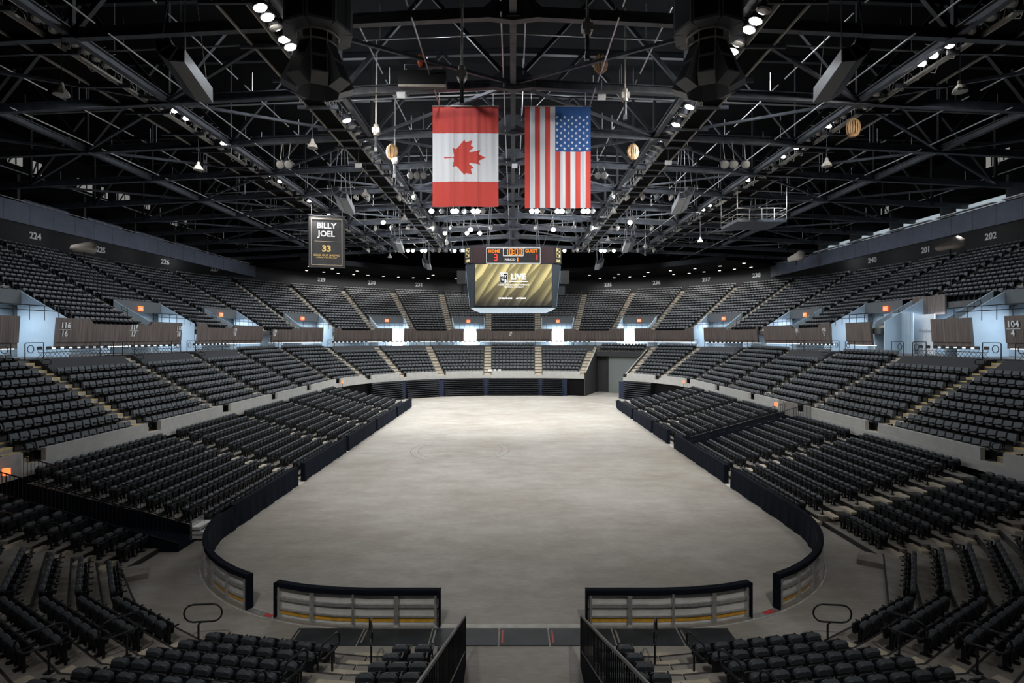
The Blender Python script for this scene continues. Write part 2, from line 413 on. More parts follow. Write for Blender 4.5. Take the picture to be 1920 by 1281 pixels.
def q_shift(q, t, d): return inv(arc(q, t) + d, t)
n_par = 0
for s0, s1 in secs:
    if (s0, s1) == TUN: continue
    a, c = q_shift(s0, 0, .62), q_shift(s1, 0, -.62)
    b = MB(); b.strip(path(a, c, 0, 1.), [(0, 2.75), (0, 3.72), (.22, 3.72), (.22, 2.75)])
    n_par += 1
    struct(f'wall_parapet_{n_par}', b, M['concrete_light'], f'light grey parapet wall in front of lower bowl block {ORD[n_par - 1]}', 'parapet')
    b = MB()
b = MB()
for s0, s1 in ((-144.8, 26.6), (45.6, 144.8)): b.strip([pos(q, 0) for q in qs(s0, s1, 2.)], [(-.02, 2.62), (-.02, 3.12), (.2, 3.12), (.2, 2.62)])
struct('wall_parapet_base', b, M['concrete_light'], 'light grey concrete band under the lower bowl parapets', 'parapet')

# tunnel with the roll-up door at the far right
tn = MB()
for q in TUN:
    P = [(.0, 0), (.0, 3.6)] + [(LT(k) + .4, LZ(k) + .5) for k in range(0, 9)] + [(8.2, 0)]
    d = .12
    x0, y0, nx, ny = pos(q, 0); tx, ty = -ny, nx
    if q == 26.6: tx, ty = 0, 0
    V = []
    for off in (0, 1):
        for t, z in P:
            x, y, nx, ny = pos(q, t); V.append((x - ny * -d * off, y + nx * -d * off, z))
    n = len(P); tn.add(V, [tuple(range(n)), tuple(range(n, 2 * n))[::-1]] + [(i, n + i, n + (i + 1) % n, (i + 1) % n) for i in range(n)])
tn.strip(path(26.6, 45.6, 6.4, 2.), [(0, 5.9), (0, LZ(8)), (.3, LZ(8)), (.3, 5.9)])
tn.strip(path(26.6, 45.6, 6.4, 2.), [(1.6, 0), (1.6, 6.2), (1.8, 6.2), (1.8, 0)])
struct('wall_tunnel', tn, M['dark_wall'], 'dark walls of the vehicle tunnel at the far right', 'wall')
tr = MB()
for q in TUN:
    P = [Vector((*pos(q, LT(k) + .4)[:2], LZ(k) + .52)) for k in (0, 8)]
    tr.bar(P[0], P[1], .14, .06)
struct('trim_2', tr, M['concrete_light'], 'pale coping on the tunnel side walls', 'trim')
qa, qb = q_shift(26.6, 7, 1.9), q_shift(45.6, 7, -1.2)
xa, ya, _, _ = pos(qa, 7.4); xb, yb, _, _ = pos(qb, 7.4)
d1 = thing('roller_door', 'grey ribbed roll-up door at the back of the far right tunnel', 'door', ((xa + xb) / 2, (ya + yb) / 2, 0)); d1['kind'] = 'structure'
dd = Vector((xb - xa, yb - ya, 0)); nn = Vector((dd.y, -dd.x, 0)).normalized()
m = MB()
for i in range(24): m.bar((xa + nn.x * .02 * (i % 2), ya + nn.y * .02 * (i % 2), .125 + .25 * i), (xb + nn.x * .02 * (i % 2), yb + nn.y * .02 * (i % 2), .125 + .25 * i), .06, .25)
obj('door_curtain', m, M['door'], d1)
m = MB(); m.bar((xa, ya, 0), (xa, ya, 6.1), .2, .25); m.bar((xb, yb, 0), (xb, yb, 6.1), .2, .25); m.bar((xa, ya, 6.1), (xb, yb, 6.1), .3, .25); obj('door_frame', m, M['dark_wall'], d1)

# ------------------------------------------------------------------ seats: three kinds
def tip_seat_parts():
    P = {}
    R = Matrix.Rotation(math.radians(10), 3, 'X')
    dome = [(.20, .44), (.225, .52), (.23, .66), (.215, .77), (.17, .835), (.09, .865), (0, .872), (-.09, .865), (-.17, .835), (-.215, .77), (-.23, .66), (-.225, .52), (-.20, .44)]
    dome = [(x, .44 + (z - .44) * .88) for x, z in dome]
    m = MB(); m.plate(dome, -.17, -.11, .02, R, (0, .1, 0)); P['backrest'] = (m, 'plastic')
    top = [(x * 1.0, z) for x, z in ((.224, .67), (.222, .745), (.19, .795), (.10, .82), (0, .826), (-.10, .82), (-.19, .795), (-.222, .745), (-.224, .67))]
    m = MB(); m.plate(top, -.22, -.07, .035, R, (0, .1, 0)); P['lit_top_roll'] = (m, 'pad')  # paler than the black back: overhead light on the lip put into its colour
    m = MB(); m.plate(rrect(.45, .36, .70, .05, 2), -.25, -.20, .012, R, (0, .1, 0)); P['back_shell'] = (m, 'plastic')
    m = MB(); m.plate(rrect(.43, .34, .66, .06, 2), -.09, -.02, .015, Matrix.Rotation(math.radians(-6), 3, 'X'), (0, .1, 0)); P['seat_pan'] = (m, 'plastic')
    m = MB(); m.box((.255, .1, .6), (.045, .3, .035)); m.box((.255, -.03, .3), (.03, .07, .6)); P['armrest'] = (m, 'plastic')
    m = MB(); m.box((0, -.02, .22), (.09, .1, .44)); m.box((0, -.02, .02), (.14, .3, .04)); P['pedestal'] = (m, 'black_metal')
    for m, _ in P.values(): m.v = [(x * .93, y * .9, z * .9) for x, y, z in m.v]
    return P
def padded_parts():
    P = {}
    R = Matrix.Rotation(math.radians(14), 3, 'X')
    m = MB(); m.plate(rrect(.47, .40, .93, .05, 2), -.20, -.12, .02, R, (0, .12, 0)); P['backrest'] = (m, 'fabric')
    m = MB(); m.plate(rrect(.46, -.1, .34, .06, 2), -.06, .06, .02, Matrix.Rotation(math.radians(-68), 3, 'X'), (0, -.02, .46)); P['seat_cushion'] = (m, 'plastic')
    m = MB(); m.box((.25, .12, .64), (.05, .36, .04)); m.box((.25, 0, .33), (.03, .1, .62)); P['armrest'] = (m, 'plastic')
    return P
def gallery_parts():
    R = Matrix.Rotation(math.radians(14), 3, 'X')
    m = MB(); m.plate(rrect(.46, .40, .90, .06, 1), -.20, -.12, .02, R, (0, .12, 0), 0)
    m.box((0, .12, .5), (.44, .4, .12), mat=Matrix.Rotation(math.radians(22), 3, 'X'), mi=1)
    m.box((.25, .1, .36), (.03, .3, .6), mi=1)
    return {'seat': (m, 'fabric_up')}

tip_seats, padded_seats, gallery_seats = [], [], []    # (x, y, z, rot, row, seat, block)
def fill_curve(lst, q0, q1, t, z, row, block, w=.54, margin=.66):
    a0, a1 = arc(q0, t) + margin, arc(q1, t) - margin; L = a1 - a0; n = int(L / w)
    if n < 1: return
    sp = L / n
    for i in range(n):
        x, y, nx, ny = pos(inv(a0 + sp * (i + .5), t), t)
        lst.append((x, y, z, facing(nx, ny), row, i, block))

BLK = {}
def blockname(s0, s1, tier):
    mid = (s0 + s1) / 2
    if abs(mid) < 1: return f'{tier} block in the far middle'
    side = 'left' if mid < 0 else 'right'
    L = LQ if tier == 'lower' else UQ
    i = [k for k in range(len(L) - 1) if abs((L[k] + L[k + 1]) / 2 - abs(mid)) < .01][0]
    return f'{side} {tier} block {ORD[i]} from far middle'
CHAIRS = []
for s0, s1 in secs:
    rows = range(10)
    if (s0, s1) == TUN: rows = range(8, 10)
    elif (s0, s1) in PLAT: rows = range(8)
    e0, e1 = (47.2 if s0 == 45.6 else s0), (24.9 if s1 == 26.6 else s1)
    for k in rows: fill_curve(padded_seats, e0, e1, LT(k) + .5, LZ(k), k, blockname(s0, s1, 'lower'))
    if (s0, s1) in PLAT:
        a, c = q_shift(s0, 7, .62), q_shift(s1, 7, -.62)
        b = MB(); b.strip(path(a, c, 7, 1.2), [(-.28, LZ(8) - .2), (-.28, LZ(8) + .12), (.75, CONC + .06), (3.0, CONC + .06), (3.0, LZ(8))])
        mid = pos((a + c) / 2, 7)
        t = tag(obj('viewing_platform', b, M['dark_wall'], loc=(mid[0], mid[1], LZ(8) - .2)), 'black sloped platform above ' + blockname(s0, s1, 'lower'), 'platform', 'platforms at the top of the lower bowl')
        if abs((s0 + s1) / 2) > 60 or abs((s0 + s1) / 2) < 62:
            A0, A1 = arc(a, 8.2) + .5, arc(c, 8.2) - .5; n = int((A1 - A0) / .72)
            for i in range(n):
                x, y, nx, ny = pos(inv(A0 + (i + .5) * (A1 - A0) / n, 8.2), 8.2)
                CHAIRS.append((x, y, CONC + .06, facing(nx, ny), i, blockname(s0, s1, 'lower')))

# ------------------------------------------------------------------ upper bowl
UQ = [5.3, 17.5, 29.7, 42.2, 54.9, 67.6, 80.3, 93.3, 100.3, 108.8, 117.3, 126.1, 134.8, 143.6]
UT = lambda k: 11.7 + .82 * k
UZ = lambda k: 9.8 + .452 * k
NU = 18
def upper_prof(k0):
    p = [(UT(k0) - .12, UZ(k0) - .5), (UT(k0) - .12, UZ(k0))]
    for k in range(k0, NU): p += [(UT(k + 1), UZ(k))] + ([(UT(k + 1), UZ(k + 1))] if k < NU - 1 else [])
    p += [(27.5, UZ(NU - 1)), (27.5, UZ(NU - 1) - .4), (UT(k0) + .5, UZ(k0) - .55)]
    return p
usecs = [(-5.3, 5.3)]
PORTAL = {}
for i, (a, b2) in enumerate(zip(UQ, UQ[1:])):
    for s in (1, -1):
        sec = (a, b2) if s > 0 else (-b2, -a); usecs.append(sec); PORTAL[sec] = i in (0, 2, 4, 6, 8, 10) or (s > 0 and i == 9)
up = MB()
for s0, s1 in usecs:
    k0 = 5 if PORTAL.get((s0, s1)) else 0
    a, c = s0, s1
    if k0: a, c = q_shift(s0, 13, .55), q_shift(s1, 13, -.55)
    up.strip([pos(q, 0) for q in qs(a, c, 2.)], upper_prof(k0))
    if k0:
        up.strip([pos(q, 0) for q in qs(s0, a, 2.)], upper_prof(0)); up.strip([pos(q, 0) for q in qs(c, s1, 2.)], upper_prof(0))
    for k in range(k0, NU): fill_curve(gallery_seats, s0, s1, UT(k) + .5, UZ(k), k, blockname(s0, s1, 'upper'), .52, .62)
struct('floor_upper_tier', up, M['concrete_tier'], 'stepped concrete of the upper bowl', 'stepped floor')

# aisle stairs
def stair(name, q, TT, ZZ, n, w, label, yellow=False):
    yellow = yellow and abs(q) > 120
    b = MB(); e = MB()
    for k in range(n):
        for h in (0, 1):
            t = TT(k) + .02 + h * .4; z0 = ZZ(k) - .1; z1 = ZZ(k) + .06 + h * .225
            x, y, nx, ny = pos(q, t + .2); rz = math.atan2(ny, nx)
            b.box((x, y, (z0 + z1) / 2), (.42, w, z1 - z0), rz)
            if yellow:
                x, y, nx, ny = pos(q, t + .02); e.box((x, y, z1 - .01), (.07, w + .01, .03), rz)
    x, y, nx, ny = pos(q, TT(0)); t = thing(name, label, 'stairs', (x, y, ZZ(0)))
    obj('tread', b, M['stair'], t)
    if yellow: obj('step_nosing', e, M['nosing'], t)
def aisle_label(q, L, tier):
    i = [k for k in range(len(L)) if abs(L[k] - abs(q)) < .01][0]
    return f'{"left" if q < 0 else "right"} {tier} aisle {ORD[i]} from far middle'
for q in LQ[:-1]:
    for s in (-1, 1): stair('aisle_stair', {26.6: 24.9, 45.6: 47.2}.get(s * q, s * q), LT, LZ, 10, 1.1, 'concrete steps of the ' + aisle_label(s * q, LQ, 'lower'), q > 112)
for q in UQ[:-1]:
    for s in (-1, 1): stair('aisle_stair', s * q, UT, UZ, NU - 1, 1.05, 'tan concrete steps of the ' + aisle_label(s * q, UQ, 'upper'))

# portals in the upper bowl: cheeks, header, exit sign, railing
for (s0, s1), yes in PORTAL.items():
    if not yes: continue
    x, y, nx, ny = pos((s0 + s1) / 2, 15.7); nm = blockname(s0, s1, 'upper')
    t = thing('stair_portal', 'pale blue walkway portal in ' + nm, 'portal', (x, y, CONC))
    a, c = q_shift(s0, 13, .62), q_shift(s1, 13, -.62)
    for q, d in ((a, .12), (c, -.12)):
        P = [(11.85, CONC), (11.85, 10.4), (UT(5) - .1, 12.65), (UT(5) - .1, CONC)]
        V = []
        for o_ in (0, 1):
            for tt, z in P:
                X, Y, NX, NY = pos(q, tt); sgn = 1 if q >= 0 else -1
                V.append((X - sgn * 0 + (NY * d * o_), Y - (NX * d * o_), z))
        m = MB(); m.add(V, [(0, 1, 2, 3), (7, 6, 5, 4), (0, 4, 5, 1), (1, 5, 6, 2), (2, 6, 7, 3), (3, 7, 4, 0)]); obj('side_wall', m, M['blue_wall'], t)
    if 108 < s0 < 110:
        continue
    m = MB(); m.strip(path(a, c, 15.5, 1.), [(-.1, 11.45), (-.1, 12.6), (.25, 12.6), (.25, 11.45)]); obj('header_beam', m, M['grey_wall'], t)
    m = MB()
    for z in (10.9, 11.25): m.tube([Vector((*pos(q, 11.6)[:2], z)) for q in qs(a, c, 3.)], .03, 5)
    for i in range(7):
        q = a + (c - a) * i / 6; X, Y, _, _ = pos(q, 11.6); m.tube([(X, Y, 10.2), (X, Y, 11.25)], .025, 5)
    obj('railing', m, M['rail'], t)
    xs, ys, nx, ny = pos((a + c) / 2, 15.25)
    e = MB(); e.box((xs, ys, 11.85), (.12, .62, .5), math.atan2(ny, nx))
    sg = tag(obj('exit_sign', e, M['exit'], loc=(xs, ys, 11.85)), 'lit red exit sign on the portal of ' + nm, 'sign', 'exit signs over the upper portals')
    tx = place_text(text_mb('EXIT', .26, .012, .005), (xs - nx * .068, ys - ny * .068, 11.85), (ny, -nx, 0)); obj('lettering', tx, M['letter'], sg)
# ------------------------------------------------------------------ concourse ring
b = MB(); b.strip([pos(q, 0) for q in qs(-144, 144, 2.)], [(16.6, CONC - .1), (16.6, 11.5), (16.9, 11.5), (16.9, CONC - .1)])
struct('wall_concourse', b, M['blue_wall'], 'pale blue wall at the back of the concourse', 'wall')

def uv_wall(mb, me, q0, t):
    pass
# walnut slatted fascia panels between the gangways; (u0,u1) are where their ends stand seen from the camera
GAPS = [(35, 107), (340, 372), (492, 510), (606, 627), (736, 758), (870, 893), (1035, 1057), (1170, 1190), (1300, 1320), (1420, 1433), (1556, 1587), (1633, 1747), (1820, 1886)]
edges = [-143.] + [q_at(u, 11.2) for g in GAPS for u in g] + [143.]
TXT = {1: '116\n16', 2: '119\n19', 3: '120\n20', 6: '124\n24', 12: '103\n3', 13: '104\n4', 9: '101\n1'}
for i in range(0, len(edges) - 1, 2):
    q0, q1 = edges[i], edges[i + 1]; n = i // 2
    st = [inv(arc(q0, 11.2) + (arc(q1, 11.2) - arc(q0, 11.2)) * j / 40, 11.2) for j in range(41)]
    vs, fs, uvs = [], [], []
    def top(q):
        for (s0, s1), yes in PORTAL.items():
            if s0 - .6 <= q <= s1 + .6 and yes: return 10.42
        return 10.05
    for q in st:
        zt = top(q)
        for z, o_ in ((8.22, .10), (8.6, .10), (8.6, 0.), (zt, -.12), (zt, .1), (8.22, .3)):
            x, y, nx, ny = pos(q, 11.2 + o_); vs.append((x, y, z)); uvs.append((arc(q, 11.2), z * 1.0 + o_))
    k = 6
    for j in range(len(st) - 1):
        for e in range(k): fs.append((j * k + e, j * k + (e + 1) % k, (j + 1) * k + (e + 1) % k, (j + 1) * k + e))
    fs += [tuple(range(k))[::-1], tuple(range((len(st) - 1) * k, len(st) * k))]
    m = MB(); m.add(vs, fs); x, y, nx, ny = pos(st[20], 11.2)
    me = mesh_of(m, 'panel', M['wood'], (x, y, 8.62)); ul = me.uv_layers.new(name='UVMap')
    for lp in me.loops: ul.data[lp.index].uv = uvs[lp.vertex_index]
    side = 'left' if st[20] < 0 else 'right'
    t = thing('fascia_panel', f'brown walnut slatted fascia panel over the concourse, {ORD[n]} from the left edge', 'wall panel', (x, y, 8.62), 'walnut fascia panels around the concourse')
    obj('panel', me, None, t)
    m = MB(); m.strip([pos(q, 11.2) for q in st], [(.3, 8.16), (.3, 8.21), (.55, 8.21), (.55, 8.16)]); obj('light_strip', m, M['strip'], t)
    def sign(q, s, sz):
        x, y, nx, ny = pos(q, 11.2 - .09 - .02)
        a, b_ = s.split('\n'); tb = MB()
        A = text_mb(a, sz, .012); B = text_mb(b_, sz, .012)
        A.v = [(p[0], p[1] + sz * .48, p[2]) for p in A.v]; B.v = [(p[0] - sz * .1, p[1] - sz * .52, p[2]) for p in B.v]
        tb.add(A.v, A.f); tb.add(B.v, B.f); tb.box((0, sz * -.02, 0), (sz * 1.7, sz * .045, .02))
        obj('section_number', place_text(tb, (x, y, 9.55), (ny, -nx, 0), (-nx * .09, -ny * .09, 1)), M['letter'], t)
    if n == 1:
        sign(q_at(120, 11.2), '116\n16', .62); sign(q_at(249, 11.2), '117\n17', .62); sign(q_at(334, 11.2), '118\n18', .62)
    if n == 2: sign(q_at(439, 11.2), '119\n19', .55)
    if n == 3: sign(q_at(514, 11.2), '120\n20', .5)
    if n == 6: sign(q_at(957, 11.2), '124\n24', .42)
    if n == 10: sign(q_at(1496, 11.2), '101\n1', .5); sign(q_at(1547, 11.2), '102\n2', .5)
    if n == 13: sign(q_at(1903, 11.2), '104\n4', .62)

# bright glazed doors to the outside at the far gangways
for i, (u0, u1) in enumerate(((736, 758), (870, 893), (1035, 1057), (1170, 1190))):
    a, c = q_at(u0 - 1, 15.9), q_at(u1 + 1, 15.9)
    m = MB(); m.strip(path(a, c, 15.9, 1.), [(0, CONC), (0, 10.05), (.06, 10.05), (.06, CONC)])
    o = struct(f'window_{i + 1}', m, M['window_bright'], f'bright daylit glass doorway behind the far gangway, {ORD[i]} from the left', 'window')
    m = MB()
    for q in (a, c): X, Y, nx, ny = pos(q, 15.88); m.box((X, Y, (CONC + 10.1) / 2), (.1, .1, 10.1 - CONC), math.atan2(ny, nx))
    m.strip(path(a, c, 15.88, 1.), [(-.06, 10.03), (-.06, 10.15), (.06, 10.15), (.06, 10.03)])
    fr = obj('window_frame', m, M['alu'], o)

# bar counter wall with lettering on the right and glass doors
def wall_piece(name, u0, u1, t, z0, z1, mat, label, cat):
    m = MB(); m.strip(path(q_at(u0, t), q_at(u1, t), t, 1.), [(0, z0), (0, z1), (.08, z1), (.08, z0)]); return struct(name, m, mat, label, cat)
wall_piece('wall_overlook', 1712, 1752, 14.2, CONC, 11., M['white'], 'white wall beside the blue ribbed wall on the right', 'wall')
m = MB()
qa, qb = q_at(1658, 13.4), q_at(1712, 13.4)
m.strip(path(qa, qb, 13.4, .5), [(0, CONC), (0, 11.2), (.08, 11.2), (.08, CONC)])
for i in range(26):
    X, Y, nx, ny = pos(qa + (qb - qa) * i / 25, 13.38); m.box((X, Y, (CONC + 11.2) / 2), (.03, .05, 11.2 - CONC), math.atan2(ny, nx))
struct('wall_ribbed', m, M['blue_wall'], 'pale blue ribbed wall by the right gangway', 'wall')
x, y, nx, ny = pos(q_at(1736, 14.15), 14.12)
tag(obj('wall_lettering', place_text(text_mb('Overlook', .42, .004), (x, y, 9.55), (ny, -nx, 0)), material('faint_grey_lettering', (.45, .47, .5), .6), loc=(x, y, 9.55)), 'faint grey lettering on the white wall by the right gangway', 'wall sign')
# walnut upper wall above the ribbed wall
qa, qb = q_at(1692, 15.4), q_at(1772, 15.4)
m = MB(); P = path(qa, qb, 15.4, 1.); m.strip(P, [(0, 11.0), (0, 12.7), (.15, 12.7), (.15, 11.0)])
me = mesh_of(m, 'upper_panel', M['wood'], (P[0][0], P[0][1], 11.2)); ul = me.uv_layers.new(name='UVMap')
for lp in me.loops: v = me.vertices[lp.vertex_index].co; ul.data[lp.index].uv = (v.y, v.z)
o = obj('balcony_panel', me, None, loc=(P[0][0], P[0][1], 11.2)); tag(o, 'brown slatted panel above the blue ribbed wall on the right', 'wall panel')

# railing along the concourse edge behind the platforms (hoops and rails)
nr = 0
for s0, s1 in secs:
    if (s0, s1) == TUN: continue
    for q, d in ((s0, 1), (s1, -1)):
        a = q_shift(q, 8.4, d * .5); c = q_shift(q, 8.4, d * 1.9)
        X, Y, nx, ny = pos(a, 8.5); X2, Y2, _, _ = pos(c, 8.5)
        t = thing('gangway_rail', f'black gangway rail above {blockname(s0, s1, "lower")}, {("far" if (d > 0) == (q > 0) else "near") if abs(s0 + s1) > 1 else ("left" if q < 0 else "right")} end', 'railing', (X, Y, CONC)); nr += 1
        m = MB(); m.tube([(X, Y, CONC), (X, Y, CONC + 1.05), (X * .93 + X2 * .07, Y * .93 + Y2 * .07, CONC + 1.12), (X2, Y2, CONC + 1.12), (X2, Y2, CONC)], .03, 6); obj('frame', m, M['rail'], t)
        m = MB(); cx, cy = X * .7 + X2 * .3, Y * .7 + Y2 * .3; dx, dy = (X2 - X) / 1.4, (Y2 - Y) / 1.4
        m.tube([(cx + dx * .24 * math.cos(a_), cy + dy * .24 * math.cos(a_), CONC + .72 + .24 * math.sin(a_)) for a_ in [2 * PI * i / 12 for i in range(12)]], .025, 5, closed=True); obj('ring', m, M['rail'], t)

# folding chairs on the platforms
def folding_parts():
    P = {}
    m = MB(); m.plate(rrect(.42, .60, .82, .07, 2), -.22, -.19, .008); P['backrest'] = m
    m = MB(); m.box((0, .02, .44), (.4, .4, .03)); P['seat'] = m
    for s in (-1, 1):
        m = MB(); m.tube([(s * .21, .25, 0), (s * .21, -.2, .6), (s * .2, -.215, .8)], .013, 5); m.tube([(s * .19, -.25, 0), (s * .19, .16, .45)], .013, 5); P[f'leg_frame{s}'] = m
    return P
fp = folding_parts(); FM = {}
for k, m in fp.items(): FM[k] = mesh_of(m, k.rstrip('-1'), M['black_metal'])
def seat_thing(name, meshes, loc, rz, label, cat, group):
    t = thing(name, label, cat, loc, group, rz)
    for n_, me in meshes.items():
        o = bpy.data.objects.new(n_.rstrip('-1'), me); COL.objects.link(o); o.parent = t
    return t
CHAIRS = [c for c in CHAIRS if -20 < project(c[0], c[1], c[2])[0] < 1940]
for x, y, z, rz, i, blk in CHAIRS:
    small = y > 72
    seat_thing('folding_chair', FM, (x, y, z), rz, f'black folding chair, {ORD[i]} along the platform above {blk}', 'chair', 'folding chairs on the platforms')

# ------------------------------------------------------------------ back wall of the upper bowl, numbers, soffit, downlights
b = MB(); b.strip([pos(q, 0) for q in qs(-143.6, 143.6, 2.)], [(26.9, 17.0), (26.9, 21.2), (27.2, 21.2), (27.2, 17.0)])
struct('wall_upper_back', b, M['dark_wall'], 'dark wall behind the top row of the upper bowl', 'wall')
for s, u in (('224', 67), ('225', 190), ('226', 310), ('227', 403), ('229', 603), ('230', 697), ('231', 786), ('235', 1140), ('236', 1231), ('237', 1324), ('238', 1418), ('240', 1635), ('201', 1735), ('202', 1857)):
    q = q_at(u, 26.8); x, y, nx, ny = pos(q, 26.84)
    tag(obj('section_number', place_text(text_mb(s, 1.0 if y > 80 else .95, .025, .02), (x, y, 19.35), (ny, -nx, 0)), M['letter'], loc=(x, y, 19.35)),
        f'white section number {s} on the dark top wall, ' + ('left' if q < 0 else 'right') + ' of the scoreboard', 'section number', 'section numbers along the top wall')
QS = q_at(1430, 22)     # soffit at the far end, between the two suite fronts
b = MB(); b.strip([pos(q, 0) for q in qs(-QS, QS, 2.)], [(13.5, 20.5), (13.5, 21.3), (13.8, 21.3), (13.8, 20.8), (26.8, 20.8), (26.8, 20.5)])
struct('ceiling_soffit', b, M['deckroof'], 'dark soffit over the far end of the upper bowl', 'ceiling')
DL = []
for u in (575, 607, 634, 663, 690, 719, 747, 775, 803, 855, 1125, 1152, 1181, 1208, 1263, 1292, 1320, 1349, 1377, 1408): DL.append((u, 24.0))
for u in (580, 623, 670, 812, 860, 1105, 1160, 1215, 1257, 1303, 1350, 1395): DL.append((u, 18.5))
for i, (u, t) in enumerate(DL):
    x, y, nx, ny = pos(q_at(u, t), t)
    L = thing('downlight', f'round recessed downlight in the far soffit, {ORD[i % 20]} of the {"back" if t > 20 else "front"} row', 'light', (x, y, 20.5), 'downlights in the far soffit')
    m = MB(); m.lathe((x, y, 20.40), [(.34, .10), (.34, 0), (.27, 0), (.27, .04)], 12); obj('trim_ring', m, M['dark_wall'], L)
    m = MB(); m.lathe((x, y, 20.42), [(.26, 0), (.26, .03)], 12); obj('lens', m, M['downlight'], L)

# ------------------------------------------------------------------ suite level along both sides
for s in (-1, 1):
    nm = 'left' if s < 0 else 'right'
    m = MB(); m.add([(s * 42, -10, 18.75), (s * 42, 91, 18.75), (s * 42, 91, 20.5), (s * 42, -10, 20.5), (s * 42.4, -10, 18.75), (s * 42.4, 91, 18.75), (s * 42.4, 91, 20.5), (s * 42.4, -10, 20.5)],
                    [(0, 1, 2, 3), (4, 7, 6, 5), (0, 4, 5, 1), (3, 2, 6, 7), (1, 5, 6, 2)])
    for i in range(40): m.box((s * 41.995, -9 + 2.5 * i, 19.63), (.03, .03, 1.72))
    struct('wall_suite_front_' + nm, m, M['fascia'], f'slate panelled front of the {nm} suite level', 'wall')
    m = MB(); m.box((s * 44.6, 35.5, 20.15), (4.6, 91, .25)); struct('floor_suite_' + nm, m, M['dark_wall'], f'floor slab of the {nm} suite level', 'floor')
    m = MB(); m.tube([(s * 41.9, -10, 20.62), (s * 41.9, 95, 20.62)], .035, 5)
    for i in range(40): m.tube([(s * 41.9, 2 + 2.4 * i, 20.45), (s * 41.9, 2 + 2.4 * i, 20.62)], .02, 4)
    tag(obj('suite_rail', m, M['pipe'], loc=(s * 41.9, 42, 20.5)), f'thin grey rail along the top of the {nm} suite front', 'railing')
    m = MB(); m.tube([(s * 41.5, 5, 22.9), (s * 41.5, 90, 22.9)], .05, 5)
    for i in range(12): m.tube([(s * 41.5, 8 + 7.2 * i, 22.9), (s * 41.5, 8 + 7.2 * i, 24.2)], .03, 4)
    tag(obj('conduit_pipe', m, M['pipe'], loc=(s * 41.5, 45, 22.9)), f'long grey conduit pipe hung above the {nm} suite level', 'pipe')
    m = MB(); m.box((s * 47.6, 36, 24.2), (.25, 96, 8)); struct('wall_suite_back_' + nm, m, M['deckroof'], f'dark back wall of the {nm} suite level', 'wall')
    # sofa-like bays of dark furniture and half walls
    for i in range(6):
        y = 38 + 7.6 * i
        t = thing('suite_bay', f'dark furnished bay of the {nm} suite level, {ORD[i]} from the near end', 'suite', (s * 44, y, 20.28), 'suite bays')
        m = MB(); m.box((s * (44.5 if s < 0 else 45.2), y, 20.9 if s < 0 else 20.6), (.25, 5.2, 1.2 if s < 0 else .6)); obj('half_wall', m, M['fascia'], t)
        m = MB(); m.box((s * 45.2, y + 3.5, 21.8), (3.4, .3, 3)); obj('divider', m, M['dark_wall'], t)
        if s > 0:
            m = MB(); m.box((s * 42.7, y - .4, 20.95), (.5, 6.6, .09)); obj('counter_top', m, M['suite_counter'], t)
            m = MB(); m.box((s * 44.6, y - .4, 21.6), (.06, 6.6, .62)); obj('lit_back', m, material('suite_lit_panel', (.7, .8, .85), .5, emit=.32, ecol=(.75, .88, .95)) if i == 0 else bpy.data.materials['suite_lit_panel'], t)  # glow in the panel stands for light falling on the suite back
# lit panes of the booths high on the walls
for i, (u, v, w, h) in enumerate(((27, 297, 2.2, 1.4), (68, 316, 1.5, 1.5), (160, 349, 3.4, 1.4), (195, 362, 1.4, 1.4), (232, 372, 2.6, 1.3), (275, 385, 1.5, 1.2), (325, 415, 2, 1.3), (345, 413, 1.4, 1.3), (1885, 290, 1.5, 1.3), (1862, 300, 2.0, 1.5), (1660, 395, 2., 1.))):
    s = -1 if u < CU else 1; x = s * 47.2; y = abs(x) * F / abs(u - CU); z = EYE + (CV - v) * y / F
    m = MB(); m.box((x - s * .06, y, z), (.08, w * .7, h * .8))
    t = struct(f'window_{i + 5}', m, M['window_suite'], f'dim lit booth window high on the {"left" if s < 0 else "right"} wall, {ORD[i]} of them', 'window')
    m = MB(); m.box((x - s * .14, y, z), (.08, .09, h * .8)); m.bar((x - s * .14, y - w * .35, z - h * .4), (x - s * .14, y - w * .05, z + h * .4), .08, .12); obj('window_frame', m, M['steel_dark'], t)

# tarpaulin covered cameras on the top wall
for i, (u, v, t_, sc_) in enumerate(((158, 465, 23.6, 1.0), (1782, 459, 23.6, 1.0), (1493, 482, 17.5, 1.3))):
    q = q_at(u, t_); x, y, nx, ny = pos(q, t_); z = EYE + (CV - v) * y / F; s = 1 if q > 0 else -1
    t = thing('covered_camera', f'broadcast camera under a beige cover, {["top of the left upper bowl", "top of the right upper bowl", "end of the right suite front"][i]}', 'camera', (x, y, z - .9))
    m = MB(); R = Matrix.Rotation(math.radians(-70 * s), 3, 'Z') @ Matrix.Rotation(math.radians(80), 3, 'Y')
    m.lathe((x, y, z), [(.14, -1.5), (.35, -1.2), (.45, -.4), (.62, .4), (.7, .9), (.3, 1.2)], 10, R=R)
    m.v = [(a + .08 * math.sin(9 * c), b_ + .08 * math.sin(7 * a), c * 1) for a, b_, c in m.v]; obj('cover', m, M['cover'], t, smooth=True)
    m = MB(); m.tube([(x, y, z - 1.1), (x, y, z - .2)], .08, 6); obj('tripod', m, M['black_metal'], t)
